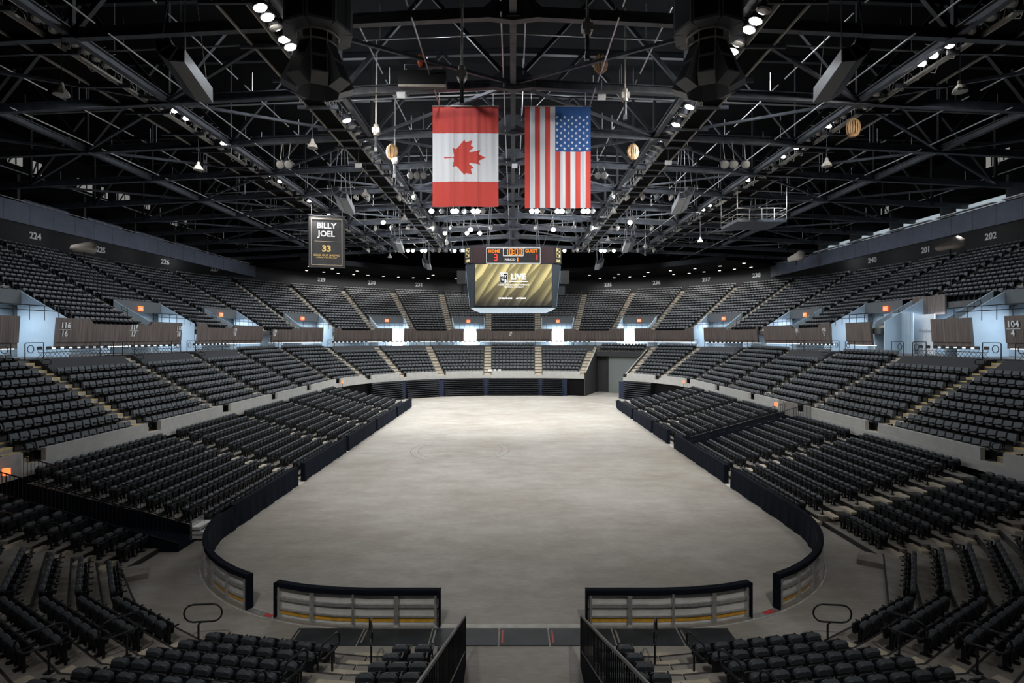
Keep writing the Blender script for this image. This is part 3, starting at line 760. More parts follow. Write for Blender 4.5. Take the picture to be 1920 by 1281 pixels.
# ------------------------------------------------------------------ telescopic risers around the floor
RZ = lambda k: .2 + .235 * k
def riser(name, label, p0, v0, p1, v1, rows, cat='riser', floor=0.):
    """row k's front edge runs p0+k*v0 -> p1+k*v1 (world xy); returns the thing"""
    A = [Vector((p0[0] + v0[0] * k, p0[1] + v0[1] * k, 0)) for k in range(rows + 1)]
    B = [Vector((p1[0] + v1[0] * k, p1[1] + v1[1] * k, 0)) for k in range(rows + 1)]
    for k in range(rows + 1):
        u_ = (B[k] - A[k]).normalized() * .02; A[k] = A[k] + u_; B[k] = B[k] - u_
    m = MB(); e = MB()
    for k in range(rows):
        z = RZ(k); zb = max(0, z - .235)
        a, b_, c, d = A[k], B[k], B[k + 1], A[k + 1]
        V = [(p.x, p.y, z) for p in (a, b_, c, d)] + [(p.x, p.y, zb) for p in (a, b_, c, d)]
        m.add(V, [(0, 1, 2, 3), (4, 7, 6, 5), (1, 5, 6, 2), (2, 6, 7, 3), (3, 7, 4, 0)], 0)
        e.add([(a.x, a.y, z + .004), (b_.x, b_.y, z + .004), (b_.x, b_.y, zb), (a.x, a.y, zb)], [(0, 3, 2, 1)])
        e.bar((a.x, a.y, z - .02), (b_.x, b_.y, z - .02), .06, .05)
    t = thing(name, label, cat, (A[0].x, A[0].y, 0), 'riser platforms around the floor')
    obj('deck', m, M['deck'], t); obj('deck_edge', e, M['deck_edge'], t)
    return t
def riser_seats(p0, v0, p1, v1, rows, block, back, w=.51, skip=0):
    for k in range(skip, rows):
        a = Vector((p0[0] + v0[0] * k, p0[1] + v0[1] * k)); b_ = Vector((p1[0] + v1[0] * k, p1[1] + v1[1] * k))
        L = (b_ - a).length; n = int(L / w + .25)
        if n < 1: continue
        u = (b_ - a) / L; nrm = Vector((u.y, -u.x))
        if nrm.dot(Vector(back)) < 0: nrm = -nrm
        for i in range(n):
            p = a + u * (L * (i + .5) / n) + nrm * .45
            tip_seats.append((p.x, p.y, RZ(k) + .008, facing(nrm.x, nrm.y), k, i if p0[0] >= 0 else i, block))
def steps(name, label, base, d, side, rows, w=1.0):
    """half-height aisle steps: base = front point of row 0 in the aisle's middle, d = step vector per row"""
    rz = math.atan2(d[1], d[0]); t = thing('aisle_stair' if name == 'aisle_step' else name, label, 'steps', (base[0], base[1], 0), 'plywood aisle steps of the risers')
    for k in range(rows):
        m = MB(); x, y = base[0] + d[0] * (k - .28), base[1] + d[1] * (k - .28); z1 = RZ(k) - .118; z0 = RZ(k - 1) + .004 if k else .004
        m.box((x, y, (z0 + z1) / 2), (.34, w, z1 - z0), rz); obj('step', m, M['stair'], t)
def hoop(name, label, base, d, z, L=.9, H=.34, top=1.05, group='hoop handrails in the aisles'):
    """post with a rounded loop on top; d = direction of the loop"""
    d = Vector((d[0], d[1], 0)).normalized(); p = Vector((base[0], base[1], z))
    t = thing(name, label, 'handrail', p, group)
    m = MB(); m.tube([p, p + Vector((0, 0, top - H - .08)), p + d * .08 + Vector((0, 0, top - H))], .028, 6); obj('post', m, M['rail'], t)
    c = p + d * (L * .12) + Vector((0, 0, top - H / 2)); r = H / 2; pts = []
    for cx, a0 in ((L / 2 - r, -90), (-L / 2 + r, 90)):
        for i in range(7):
            a = math.radians(a0 + 30 * i); pts.append(c + d * (cx + r * math.cos(a)) + Vector((0, 0, r * math.sin(a))))
    m = MB(); m.tube(pts, .026, 6, closed=True); obj('loop', m, M['rail'], t)
    m = MB(); m.box((p.x, p.y, z + .015), (.16, .16, .03)); obj('base_plate', m, M['rail'], t)

NR = 10
for s in (1, -1):
    nm = 'right' if s > 0 else 'left'
    S = lambda p: (s * p[0], p[1])
    tun = 1.95 if s > 0 else 1.40       # tunnel edge
    # narrow block beside the tunnel
    riser('riser_platform', f'stepped plywood riser beside the tunnel rail, {nm} of the tunnel', S((tun - .05, 15.35)), (0, -.8), S((4.0, 15.35)), (s * .09, -.8), 8)
    riser_seats(S((tun + .08, 15.2)), (0, -.8), S((3.25, 15.2)), (s * .08, -.8), 8, f'narrow block {nm} of the tunnel', (0, -1))
    riser('riser_platform', f'stepped plywood riser behind the {nm} end board', S((4.0, 15.35)), (s * .09, -.8), S((9.0, 16.15)), (s * .40, -.78), 8)
    riser_seats(S((4.62, 15.2)), (s * .14, -.8), S((8.35, 15.85)), (s * .28, -.8), 8, f'block behind the {nm} end board', (0, -1))
    riser('riser_platform', f'stepped plywood riser at the {nm} end of the curved boards', S((9.0, 16.15)), (s * .40, -.78), S((12.2, 18.1)), (s * .73, -.5), 10)
    riser_seats(S((9.45, 16.2)), (s * .43, -.69), S((12.15, 17.95)), (s * .73, -.5), 10, f'angled {nm} corner block', (s, -1))
    yC = 21.55 if s > 0 else 20.7; xC = 14.75 if s > 0 else 14.25
    riser('riser_platform', f'stepped plywood riser on the steep {nm} corner', S((12.2, 18.1)), (s * .73, -.5), S((15.0, 22.6 if s > 0 else 21.3)), (s * .85, -.1), 8)
    riser_seats(S((12.35, 18.25)), (s * .73, -.5), S((xC, yC)), (s * .85, -.22), 8, f'steep {nm} corner block', (s, -1))
    ya = 22.6 if s > 0 else 21.3
    ys = [ya, 26.6, 35.6, 44.8, 54., 63.3, 72.2]
    for i, (a, c) in enumerate(zip(ys, ys[1:])):
        blk = f'{nm} sideline block {ORD[i]} from the near corner'
        a1, c1 = a + (.72 if i else .3), c - .72
        if s < 0 and i == 0: c = 23.2; c1 = 23.1
        if s < 0 and i == 1: a = 25.4; a1 = 25.6
        if s > 0 and i == 2: c = 43.3
        if s > 0 and i == 3: a = 45.7
        ve = -.36 if i == 5 else 0
        bx0, st, nr_ = (14.75, .82, 9) if i == 0 else (13.7, .845, 10)
        riser('riser_platform', f'stepped plywood riser, {nm} sideline, {ORD[i]} from the near corner', S((bx0, a)), (s * st, -.1 if i == 0 else 0), S((bx0, c)), (s * st, ve), nr_)
        if s > 0 and i == 2:
            riser_seats(S((bx0, a1)), (s * st, 0), S((bx0, 43.0)), (s * st, 0), nr_, blk, (s, 0))
        elif s > 0 and i == 3:
            riser_seats(S((bx0, 46.2)), (s * st, 0), S((bx0, c1)), (s * st, 0), nr_, blk, (s, 0))
        else:
            riser_seats(S((bx0, a1)), (s * st, -.1 if i == 0 else 0), S((bx0, c1)), (s * st, ve), nr_, blk, (s, 0))
        if i and not (s > 0 and i == 3) and not (s < 0 and i == 1):
            steps('aisle_step', f'plywood steps in the {nm} sideline riser aisle, {ORD[i - 1]} from the near corner', S((bx0, a)), (s * st, 0), s, 10, .95)
        if i and not (s > 0 and i == 3) and not (s < 0 and i == 1):
            for k in (1, 3, 5, 7): hoop('hoop_handrail', f'black hoop handrail on the {nm} sideline riser, aisle {ORD[i - 1]}, {ORD[k // 2]} up', S((bx0 + .4 + st * k, a + .35)), (s, 0), RZ(k), 1.0, .3, 1.0)
    # end and corner aisle steps, hoop rails
    steps('aisle_step', f'plywood steps in the aisle by the {nm} end board', S((3.95, 15.35)), (s * .1, -.8), s, 8, 1.1)
    steps('aisle_step', f'plywood steps in the {nm} corner aisle', S((8.9, 16.1)), (s * .39, -.78), s, 9, 1.0)
    steps('aisle_step', f'wide plywood steps between the {nm} corner and the sideline', S((14.9, ya)), (s * .83, -.1), s, 9, .9)
    lb = MB(); lb.box((s * 14.3, ya - .3, .1), (.9, 1.1, .2), math.radians(-35 * s)); tag(obj('entry_step', lb, M['deck'], loc=(s * 14.3, ya - .3, 0)), f'loose plywood entry step at the {nm} corner', 'step')
    hoop('hoop_handrail', f'black hoop handrail before the {nm} end board steps', S((3.75, 14.75)), (s * .35, 1), RZ(0), .75, .55, 1.25)
    hoop('hoop_handrail', f'wide black hoop handrail at the {nm} corner steps', S((9.05, 16.05)), (1, -.1 * s), RZ(0), 1.05, .5, 1.1)
    for k in (1, 3, 5): hoop('hoop_handrail', f'black hoop handrail in the aisle by the {nm} end board, {ORD[k // 2]} up', S((4.45 + .12 * k, 14.9 - .8 * k)), (s * .3, -1), RZ(k), .85, .38, 1.0)
    for k in (2, 4, 6, 8): hoop('hoop_handrail', f'black hoop handrail in the {nm} corner aisle, {ORD[k // 2 - 1]} up', S((9.25 + .40 * k, 16.0 - .74 * k)), (s * .6, -.75), RZ(k), 1.0, .45, 1.1)
    for k in (1, 3, 5, 7): hoop('hoop_handrail', f'black hoop handrail between the {nm} corner and sideline, {ORD[k // 2]} up', S((15.1 + .83 * k, ya + .25 - .1 * k)), (s, 0), RZ(k), 1.0, .4, 1.0)

# the tunnel railings
for s, x, nm in ((-1, -1.32, 'left'), (1, 1.87, 'right')):
    t = thing('tunnel_railing', f'black picket railing on the {nm} side of the entrance tunnel', 'railing', (x, 15.2, 0))
    za = lambda y: 1.38 + (15.2 - y) * .375
    m = MB(); m.tube([(x, 15.2, za(15.2)), (x, 6.2, za(6.2))], .035, 6); m.tube([(x, 15.2, za(15.2) - .95), (x, 6.2, za(6.2) - .95)], .025, 5); m.tube([(x, 15.22, 0), (x, 15.22, za(15.2))], .045, 6); obj('top_rail', m, M['rail'], t)
    for i in range(45):
        y = 15.0 - .2 * i; m = MB(); m.bar((x, y, za(y) - .95), (x, y, za(y)), .022, .022); obj('picket', m, M['rail'], t)
    m = MB(); m.add([(x - .03, 15.15, 0), (x - .03, 6.2, 0), (x - .03, 6.2, za(6.2) - .98), (x - .03, 15.15, za(15.2) - .98), (x + .03, 15.15, 0), (x + .03, 6.2, 0), (x + .03, 6.2, za(6.2) - .98), (x + .03, 15.15, za(15.2) - .98)],
                    [(0, 1, 2, 3), (7, 6, 5, 4), (0, 4, 5, 1), (1, 5, 6, 2), (2, 6, 7, 3), (3, 7, 4, 0)]); obj('skirt', m, M['cloth_black'], t)

# stair slots through the risers with picket railings
def slot(label, s, y0, y1, xf, xb, gate=False):
    x0, x1 = s * xf, s * xb
    t = thing('stair_slot', label, 'stairway', (x0, (y0 + y1) / 2, 0))
    for y in (y0, y1):
        m = MB(); n = int(abs(x1 - x0) / .8)
        def zt(x): return RZ((abs(x) - 13.7) / .845) + 1.0
        m.tube([(x0, y, zt(x0)), (x1, y, zt(x1))], .03, 5); m.tube([(x0, y, zt(x0) - .9), (x1, y, zt(x1) - .9)], .025, 5); obj('top_rail', m, M['rail'], t)
        k = int(abs(x1 - x0) / .17)
        for i in range(k + 1):
            x = x0 + (x1 - x0) * i / k; m = MB(); m.bar((x, y, zt(x) - .9), (x, y, zt(x)), .02, .02); obj('picket', m, M['rail'], t)
    m = MB()
    for y, d in ((y0, .05), (y1, -.05)):
        m.add([(x0, y + d, 0), (x1, y + d, 0), (x1, y + d, RZ(9) + .1), (x0, y + d, .35)], [(0, 1, 2, 3)])
    m.add([(x0, y0, .02), (x0, y1, .02), (x1, y1, .9), (x1, y0, .9)], [(0, 1, 2, 3)]); obj('lining', m, M['cloth_black'], t)
    if gate:
        m = MB()
        for yy in (y0, y1):
            m.add([(x0, yy - .02, .3), (x0 + (x1 - x0), yy - .02, RZ(9) + .15), (x0 + (x1 - x0), yy - .02, RZ(9) + .6), (x0, yy - .02, .75)], [(0, 1, 2, 3)])
        obj('windscreen_cloth', m, M['cloth_black'], t)
    return t
slot('dark stair slot with picket railings through the left risers by the corner', -1, 23.3, 25.3, 14.0, 22.2)
slot('dark ramp slot with picket railings and black cloth through the right risers', 1, 43.4, 45.6, 13.8, 22.2, True)
# picket fence panels at the head of the right ramp
t = thing('picket_fence', 'black picket fence on the right parapet above the ramp slot', 'railing', (22.1, 44, 2.4))
for i in range(30):
    y = 41.5 + i * .17; m = MB(); m.bar((22.15, y, 2.5), (22.15, y, 3.9), .02, .02); obj('picket', m, M['rail'], t)
m = MB(); m.tube([(22.15, 41.4, 3.9), (22.15, 46.6, 3.9)], .03, 5); m.tube([(22.15, 41.4, 2.5), (22.15, 46.6, 2.5)], .03, 5); obj('top_rail', m, M['rail'], t)
for i, (x, y, z, lb_) in enumerate(((21.5, 45.6, 3.5, 'head of the right ramp slot'), (21.6, 70.6, 3.3, 'far end of the right risers'), (-21.6, 70.6, 3.3, 'far end of the left risers'), (-21.8, 24.0, 3.2, 'head of the left stair slot'))):
    m = MB(); m.box((x, y, z), (.2, .2, .3)); o = tag(obj('exit_lantern', m, M['exit'], loc=(x, y, z)), 'small orange lit exit lantern at the ' + lb_, 'exit light')
    m = MB(); m.tube([(x, y, z - 1.1), (x, y, z - .2)], .03, 5); obj('post', m, M['rail'], o)

# lower bowl aisle handrails
for q in LQ[4:-1]:
    for s in (-1, 1):
        for j, k in enumerate((0, 2, 4, 6, 8)):
            x, y, nx, ny = pos(s * q, LT(k) + .3); tx, ty = -ny, nx; d = .42 * (1 if s > 0 else -1)
            hoop('aisle_handrail', f'black loop handrail on the {aisle_label(s * q, LQ, "lower")}, {ORD[j]} up', (x + tx * d, y + ty * d), (nx, ny), LZ(k), .6, .3, .95, 'loop handrails in the lower bowl')

for q in UQ[:-1]:
    for s in (-1, 1):
        for j, k in enumerate((2, 5, 8, 11, 14)):
            x, y, nx, ny = pos(s * q, UT(k) + .3)
            if not -10 < project(x, y, UZ(k))[0] < 1930: continue
            p = Vector((x, y, UZ(k))); n = Vector((nx, ny, 0)); m = MB()
            m.tube([p, p + Vector((0, 0, .95)), p + n * .5 + Vector((0, 0, 1.2)), p + n * .55 + Vector((0, 0, .85)), p + Vector((0, 0, .6))], .028, 5)
            tag(obj('stair_handrail', m, M['rail'], loc=tuple(p)), f'small black handrail on the {aisle_label(s * q, UQ, "upper")}, {ORD[j]} up', 'handrail', 'handrails in the upper bowl')
for i in range(4):
    x, y, nx, ny = pos(-4.35 + .75 * i, LT(0) + .27); m = MB(); m.box((x, y - .06, LZ(0) + .78), (.4, .03, .34), mat=Matrix.Rotation(math.radians(14), 3, 'X'))
    tag(obj('paper_notice', m, M['white'], loc=(x, y, LZ(0) + .78)), f'white paper notice on a front row seat at the far end, {ORD[i]} from the left', 'notice', 'white notices on the far front row')

# retracted seating at the far end
un = 0
for q0, q1 in ((-64, -47), (-45, -28.5), (-26, -7), (-5.2, 5.4), (6.8, 16.5), (47.5, 62)):
    x, y, nx, ny = pos((q0 + q1) / 2, -.6)
    t = thing('retracted_seating', f'folded black riser seating under the far parapet, {ORD[un]} unit from the left', 'seating', (x, y, 0), 'folded risers at the far end'); un += 1
    for k in range(9):
        m = MB(); m.strip([pos(q, 0) for q in qs(q0, q1, 1.5)], [(-1.0 + k * .06, .10 + .285 * k), (-1.10 + k * .06, .25 + .285 * k), (-.4 + k * .06, .27 + .285 * k), (-.4 + k * .06, .10 + .285 * k)]); tr_ = obj('tier', m, M['plastic'], t)
        m = MB(); m.strip([pos(q, 0) for q in qs(q0, q1, 1.5)], [(-1.13 + k * .06, .23 + .285 * k), (-1.13 + k * .06, .262 + .285 * k), (-.95 + k * .06, .272 + .285 * k), (-.95 + k * .06, .24 + .285 * k)]); obj('lip_highlight', m, M['steel'], tr_)  # thin paler lip paints the steel highlight along each tier edge
    m = MB(); m.strip([pos(q, 0) for q in qs(q0, q1, 1.5)], [(-.5, 0), (-.5, 2.6), (-.1, 2.6), (-.1, 0)]); obj('frame', m, M['deckroof'], t)
for i, (q, w) in enumerate(((-27.2, 1.2), (-6.1, 1.0), (6.1, 1.0), (17.5, .8), (46.5, 1.4), (-46, 1.0))):
    x, y, nx, ny = pos(q, -.5); m = MB(); n = 14
    P = [(x + (-ny) * w * (j / n - .5) - nx * .05 * math.sin(j * 2.2), y + nx * w * (j / n - .5) - ny * .05 * math.sin(j * 2.2), nx, ny) for j in range(n + 1)]
    m.strip(P, [(-.03, .02), (-.03, 2.5), (.03, 2.5), (.03, .02)])
    tag(obj('curtain', m, M['dark_blue'], loc=(x, y, 0)), f'dark navy curtain hung between folded riser units, {["third", "fourth", "fifth", "sixth", "last", "second"][i]} gap from the left', 'curtain')

# ------------------------------------------------------------------ dasher boards
def board(label, P, posts=True, ends=(0, 1)):
    """P: path (x,y,nx,ny), n pointing away from the ice"""
    mid = P[len(P) // 2]; t = thing('dasher_board', label, 'board', (mid[0], mid[1], 0), 'dasher boards around the rink')
    H = 1.12
    m = MB(); m.strip(P, [(0, .03), (0, H - .04), (.035, H - .04), (.035, .03)]); obj('board_panel', m, M['board_white'], t)
    m = MB(); m.strip(P, [(.037, .14), (.037, .27), (.06, .27), (.06, .14)]); obj('kick_plate', m, M['kick'], t)
    m = MB()
    m.strip(P, [(.04, .60), (.04, .70), (.11, .70), (.11, .60)]); m.strip(P, [(.04, .28), (.04, .33), (.10, .33), (.10, .28)]); m.strip(P, [(.0, .0), (.0, .05), (.24, .05), (.24, .0)]); obj('rail', m, M['alu'], t)
    L = [0]
    for a, b_ in zip(P, P[1:]): L.append(L[-1] + math.hypot(b_[0] - a[0], b_[1] - a[1]))
    n = max(1, round(L[-1] / 1.22))
    for i in range(n + 1):
        d = min(max(L[-1] * i / n, .12), L[-1] - .12); j = max(k for k in range(len(L) - 1) if L[k] <= d); f = (d - L[j]) / (L[j + 1] - L[j])
        x, y = P[j][0] + (P[j + 1][0] - P[j][0]) * f, P[j][1] + (P[j + 1][1] - P[j][1]) * f; nx, ny = P[j][2], P[j][3]
        w = .14 if i % 2 else .07
        m = MB(); m.box((x + nx * .10, y + ny * .10, .54), (.13, w, 1.05), math.atan2(ny, nx)); obj('post', m, M['alu'], t)
    # black cloth over the ice side and the top rail, with a soft wave
    step = .22; Q = []; k = max(2, int(L[-1] / step))
    for i in range(k + 1):
        d = L[-1] * i / k; j = min(max(q for q in range(len(L) - 1) if L[q] <= d + 1e-6), len(P) - 2); f = (d - L[j]) / max(1e-6, L[j + 1] - L[j])
        Q.append(tuple(P[j][c] + (P[j + 1][c] - P[j][c]) * f for c in range(4)))
    m = MB(); vs = []; fs = []
    for i, (x, y, nx, ny) in enumerate(Q):
        wv = .018 * math.sin(i * 1.7) + .022 * math.sin(i * .61 + 1) + .012 * random.random()
        for o_, z, wk in ((-.06, .04, 1), (-.05, .4, .8), (-.04, .8, .5), (-.035, H, .0), (-.03, H + .05, 0), (.17, H + .05, 0), (.18, H + .02, 0), (.175, H - .11, .3), (.16, H - .11, 0), (.15, H, 0), (-.012, H - .02, 0), (-.015, .04, 1)):
            vs.append((x + nx * (o_ - wv * wk), y + ny * (o_ - wv * wk), z + (random.random() * .02 if z < .1 else 0)))
    c = 12
    for i in range(len(Q) - 1):
        for e in range(c): fs.append((i * c + e, i * c + (e + 1) % c, (i + 1) * c + (e + 1) % c, (i + 1) * c + e))
    m.add(vs, fs); obj('drape', m, M['cloth_black'], t)
    for e in ends:
        m = MB()
        x, y, nx, ny = P[0] if e == 0 else P[-1]
        m.box((x + nx * .07, y + ny * .07, .58), (.27, .05, 1.16), math.atan2(ny, nx))
        obj('end_cover', m, M['cloth_black'], t)
def straight(s, y0, y1): return [(s * 13, y0 + (y1 - y0) * i / 8, s, 0) for i in range(9)]
for i, (a, c) in enumerate(((24.9, 33.6), (34.7, 43.3), (44.1, 52.7), (53.3, 62.), (62.7, 71.2))): board(f'white rink board with black drape, left side, {ORD[i]} from the near end', straight(-1, a, c))
for i, (a, c) in enumerate(((34.2, 44.9), (46.9, 51.5), (52.3, 60.2), (61., 69.4))): board(f'white rink board with black drape, right side, {ORD[i + 1]} from the near end', straight(1, a, c))
board('long curved rink board with black drape at the near right corner', [(13, 33.2 - i * .9, 1, 0) for i in range(8)] + rink(0, 60.5, 1), ends=(1,))
board('curved rink board showing white panels at the near left corner', [(-13, 26.0, -1, 0)] + rink(0, 60.5, -1), ends=(0, 1))
for s, nm in ((-1, 'left'), (1, 'right')): board(f'near end rink board showing white panels, {nm} of the entrance', rink(69, 90, s) + [(s * x, 17.4, 0, -1) for x in (3.6, 2.9, 2.28)], ends=(0, 1))
# painted threshold strips in the corner gaps
for s, nm in ((-1, 'left'), (1, 'right')):
    m = MB(); m.strip(rink(61, 68.5, s), [(-.02, .012), (-.02, .03), (.24, .03), (.24, .012)]); o = tag(obj('gate_threshold', m, M['alu'], loc=(s * 8, 18.2, 0)), f'pale metal threshold strip in the {nm} corner board gap', 'threshold')
    m = MB(); m.strip(rink(62, 65, s) if s > 0 else rink(66, 68, s), [(.02, .03), (.02, .036), (.2, .036), (.2, .03)]); obj('red_paint', m, M['red'], o)
# folded steps and pad behind the left corner board
t = thing('step_stool', 'white plastic steps beside the left corner board', 'steps', (-13.75, 25.1, 0))
for k in range(3):
    m = MB(); m.box((-13.9 - .05 * k, 25.1, .15 + .2 * k), (.7 - .16 * k, 1.0, .12)); obj('tread', m, M['white'], t)
m = MB(); m.box((-14.2, 25.1, .42), (.08, 1.0, .84)); obj('frame', m, M['alu'], t)
m = MB(); m.lathe((13.3, 70.6, 0), [(.26, 0), (.3, .9), (.33, .92), (.33, .96), (.27, .96)], 12); tag(obj('waste_bin', m, M['plastic'], loc=(13.3, 70.6, 0)), 'black round waste bin at the far end of the right boards', 'bin')
# ------------------------------------------------------------------ seats: the largest 300 of each kind as things, the rest as one object of stuff
def tile(name, parts, mats, places, label, cat):
    V = []; FS = []; MI = []; o = 0; mi = 0
    mat_list = []
    for k, (m, mt) in parts.items():
        mt = mats.get(k, mt)
        base = len(mat_list); mat_list += [M[mt]] if isinstance(mt, str) else [M[a] for a in mt]
        V += m.v; FS += [tuple(i + o for i in f) for f in m.f]; MI += [base + a for a in m.m]; o = len(V)
    V = np.array(V, dtype=np.float64); nv = len(V)
    tot = np.array([len(f) for f in FS]); loops = np.concatenate([np.array(f) for f in FS])
    P = np.array([(p[0], p[1], p[2], p[3]) for p in places]); n = len(P)
    c, s = np.cos(P[:, 3]), np.sin(P[:, 3])
    X = c[:, None] * V[None, :, 0] - s[:, None] * V[None, :, 1] + P[:, 0:1]
    Y = s[:, None] * V[None, :, 0] + c[:, None] * V[None, :, 1] + P[:, 1:2]
    Z = np.broadcast_to(V[None, :, 2], X.shape) + P[:, 2:3]
    co = np.stack([X, Y, Z], axis=2).reshape(-1)
    me = bpy.data.meshes.new(name); me.vertices.add(n * nv); me.vertices.foreach_set('co', co)
    L = (loops[None, :] + (np.arange(n) * nv)[:, None]).reshape(-1); me.loops.add(len(L)); me.loops.foreach_set('vertex_index', L.astype(np.int32))
    T = np.tile(tot, n); me.polygons.add(len(T)); st = np.concatenate([[0], np.cumsum(T)[:-1]]); me.polygons.foreach_set('loop_start', st.astype(np.int32))
    for m_ in mat_list: me.materials.append(m_)
    me.polygons.foreach_set('material_index', np.tile(np.array(MI), n).astype(np.int32))
    me.update(calc_edges=True); me.validate()
    ob = bpy.data.objects.new(name, me); COL.objects.link(ob); tag(ob, label, cat, kind='stuff')
def split300(lst, key):
    vis = []; rest = []
    for p in lst:
        u, v = project(p[0], p[1], p[2] + .7)
        if -260 < u < 2180 and v < 1560: (vis if 6 < u < 1914 and v < 1276 else rest).append(p)
    vis.sort(key=key)
    return vis[:300], vis[300:] + rest
def seat_label(kind, p):
    return f'{kind}, {ORD[p[4]]} row, seat {ORD[p[5]]}, {p[6]}'
tp, pp, gp = tip_seat_parts(), padded_parts(), gallery_parts()
near, rest = split300(tip_seats, lambda p: p[1])
TM = {k: mesh_of(m, k, M[mt]) for k, (m, mt) in tp.items()}
for p in near: seat_thing('tip_up_seat', TM, p[:3], p[3], seat_label('black plastic tip-up seat', p), 'seat', 'tip-up seats on the risers')
tile('riser_seating', tp, {}, rest, 'many black plastic tip-up seats on the risers farther off', 'seating')
near, rest = split300(padded_seats, lambda p: p[1])
PM = {k: mesh_of(m, k, M[mt]) for k, (m, mt) in pp.items()}
for p in near: seat_thing('padded_seat', PM, p[:3], p[3], seat_label('charcoal padded seat', p), 'seat', 'padded seats of the lower bowl')
tile('lower_bowl_seating', pp, {}, rest, 'many charcoal padded seats filling the rest of the lower bowl', 'seating')
near, rest = split300(gallery_seats, lambda p: p[1])
gm = mesh_of(gp['seat'][0], 'gallery_seat', [M['fabric_up'], M['plastic']])
for p in near:
    o = bpy.data.objects.new('gallery_seat', gm); COL.objects.link(o); o.location = p[:3]; o.rotation_euler = (0, 0, p[3])
    tag(o, seat_label('small dark gallery seat', p), 'seat', 'gallery seats of the upper bowl')
tile('upper_bowl_seating', gp, {'seat': ('fabric_up', 'plastic')}, rest, 'many dark gallery seats filling the rest of the upper bowl', 'seating')

# ------------------------------------------------------------------ roof steel
ZC = lambda x: 24.0 - .05 * abs(x)
ZT = lambda x: 29.6 - .03 * abs(x)
NX = [0, 10.2, 20.4, 30.7, 41.0]
TY = [25.8 + 7.2 * k for k in range(-3, 10)]
for i, y in enumerate(TY):
    t = thing('roof_truss', f'black steel roof truss across the hall, {ORD[i]} from the near end', 'truss', (0, y, 24), 'roof trusses')
    for s in (-1, 1):
        m = MB(); m.ibeam((0, y, ZC(0)), (s * 47, y, ZC(47)), .34, .5); obj('bottom_chord', m, M['steel'], t)
        m = MB(); m.ibeam((0, y, ZT(0)), (s * 47, y, ZT(47)), .34, .45); obj('top_chord', m, M['steel_dark'], t)
        for a, c in zip(NX, NX[1:]):
            h = (a + c) / 2
            m = MB(); m.bar((s * a, y, ZC(a)), (s * h, y, ZT(h)), .22, .22); obj('diagonal', m, M['steel_dark'], t)
            m = MB(); m.bar((s * h, y, ZT(h)), (s * c, y, ZC(c)), .22, .22); obj('diagonal', m, M['steel_dark'], t)
            m = MB(); m.bar((s * c, y, ZC(c)), (s * c, y, ZT(c)), .2, .2); obj('vertical', m, M['steel_dark'], t)
    m = MB(); m.add([(-1.35, y - .19, 23.72), (0, y - .19, 23.55), (1.35, y - .19, 23.72), (1.35, y - .19, 24.15), (.45, y - .19, 24.95), (-.45, y - .19, 24.95), (-1.35, y - .19, 24.15)] + [(a, y + .19, c) for a, c in ((-1.35, 23.72), (0, 23.55), (1.35, 23.72), (1.35, 24.15), (.45, 24.95), (-.45, 24.95), (-1.35, 24.15))],
                    [tuple(range(7)), tuple(range(7, 14))[::-1]] + [(j, 7 + j, 7 + (j + 1) % 7, (j + 1) % 7) for j in range(7)]); obj('gusset_plate', m, M['steel'], t)
for i, x in enumerate((-30.7, -20.4, -10.2, 0, 10.2, 20.4, 30.7)):
    m = MB(); ye = 95 if abs(x) < 11 else (91 if abs(x) < 21 else 82); m.ibeam((x, 3, ZC(x) + .02), (x, ye, ZC(x) + .02), .32, .42)
    t = thing('long_chord', f'long steel chord running down the hall, {ORD[i]} from the left', 'steel beam', (x, 3, ZC(x)), 'long chords of the roof')
    obj('flanged_bar', m, M['steel'], t)
    for y in TY[3:-1]: m = MB(); m.box((x, y, ZC(x) - .27), (.6, .6, .04)); obj('joint_plate', m, M['steel'], t)
# flat diagonal bracing between the trusses
n_br = 0
for i in range(3, len(TY) - 2):
    for a, c in zip(NX[:-1], NX[1:]):
        for s in (-1, 1):
            p0, p1 = ((a, TY[i]), (c, TY[i + 1])) if (i + NX.index(a)) % 2 == 0 else ((c, TY[i]), (a, TY[i + 1]))
            m = MB(); m.bar((s * p0[0], p0[1], ZC(p0[0]) - .02), (s * p1[0], p1[1], ZC(p1[0]) - .02), .16, .16); n_br += 1
            tag(obj('brace', m, M['steel'], loc=(s * (p0[0] + p1[0]) / 2, (p0[1] + p1[1]) / 2, ZC(p0[0]))), f'diagonal roof brace between the {ORD[i]} and next truss, {ORD[NX.index(a)]} bay {"left" if s < 0 else "right"} of centre', 'brace', 'diagonal roof braces')
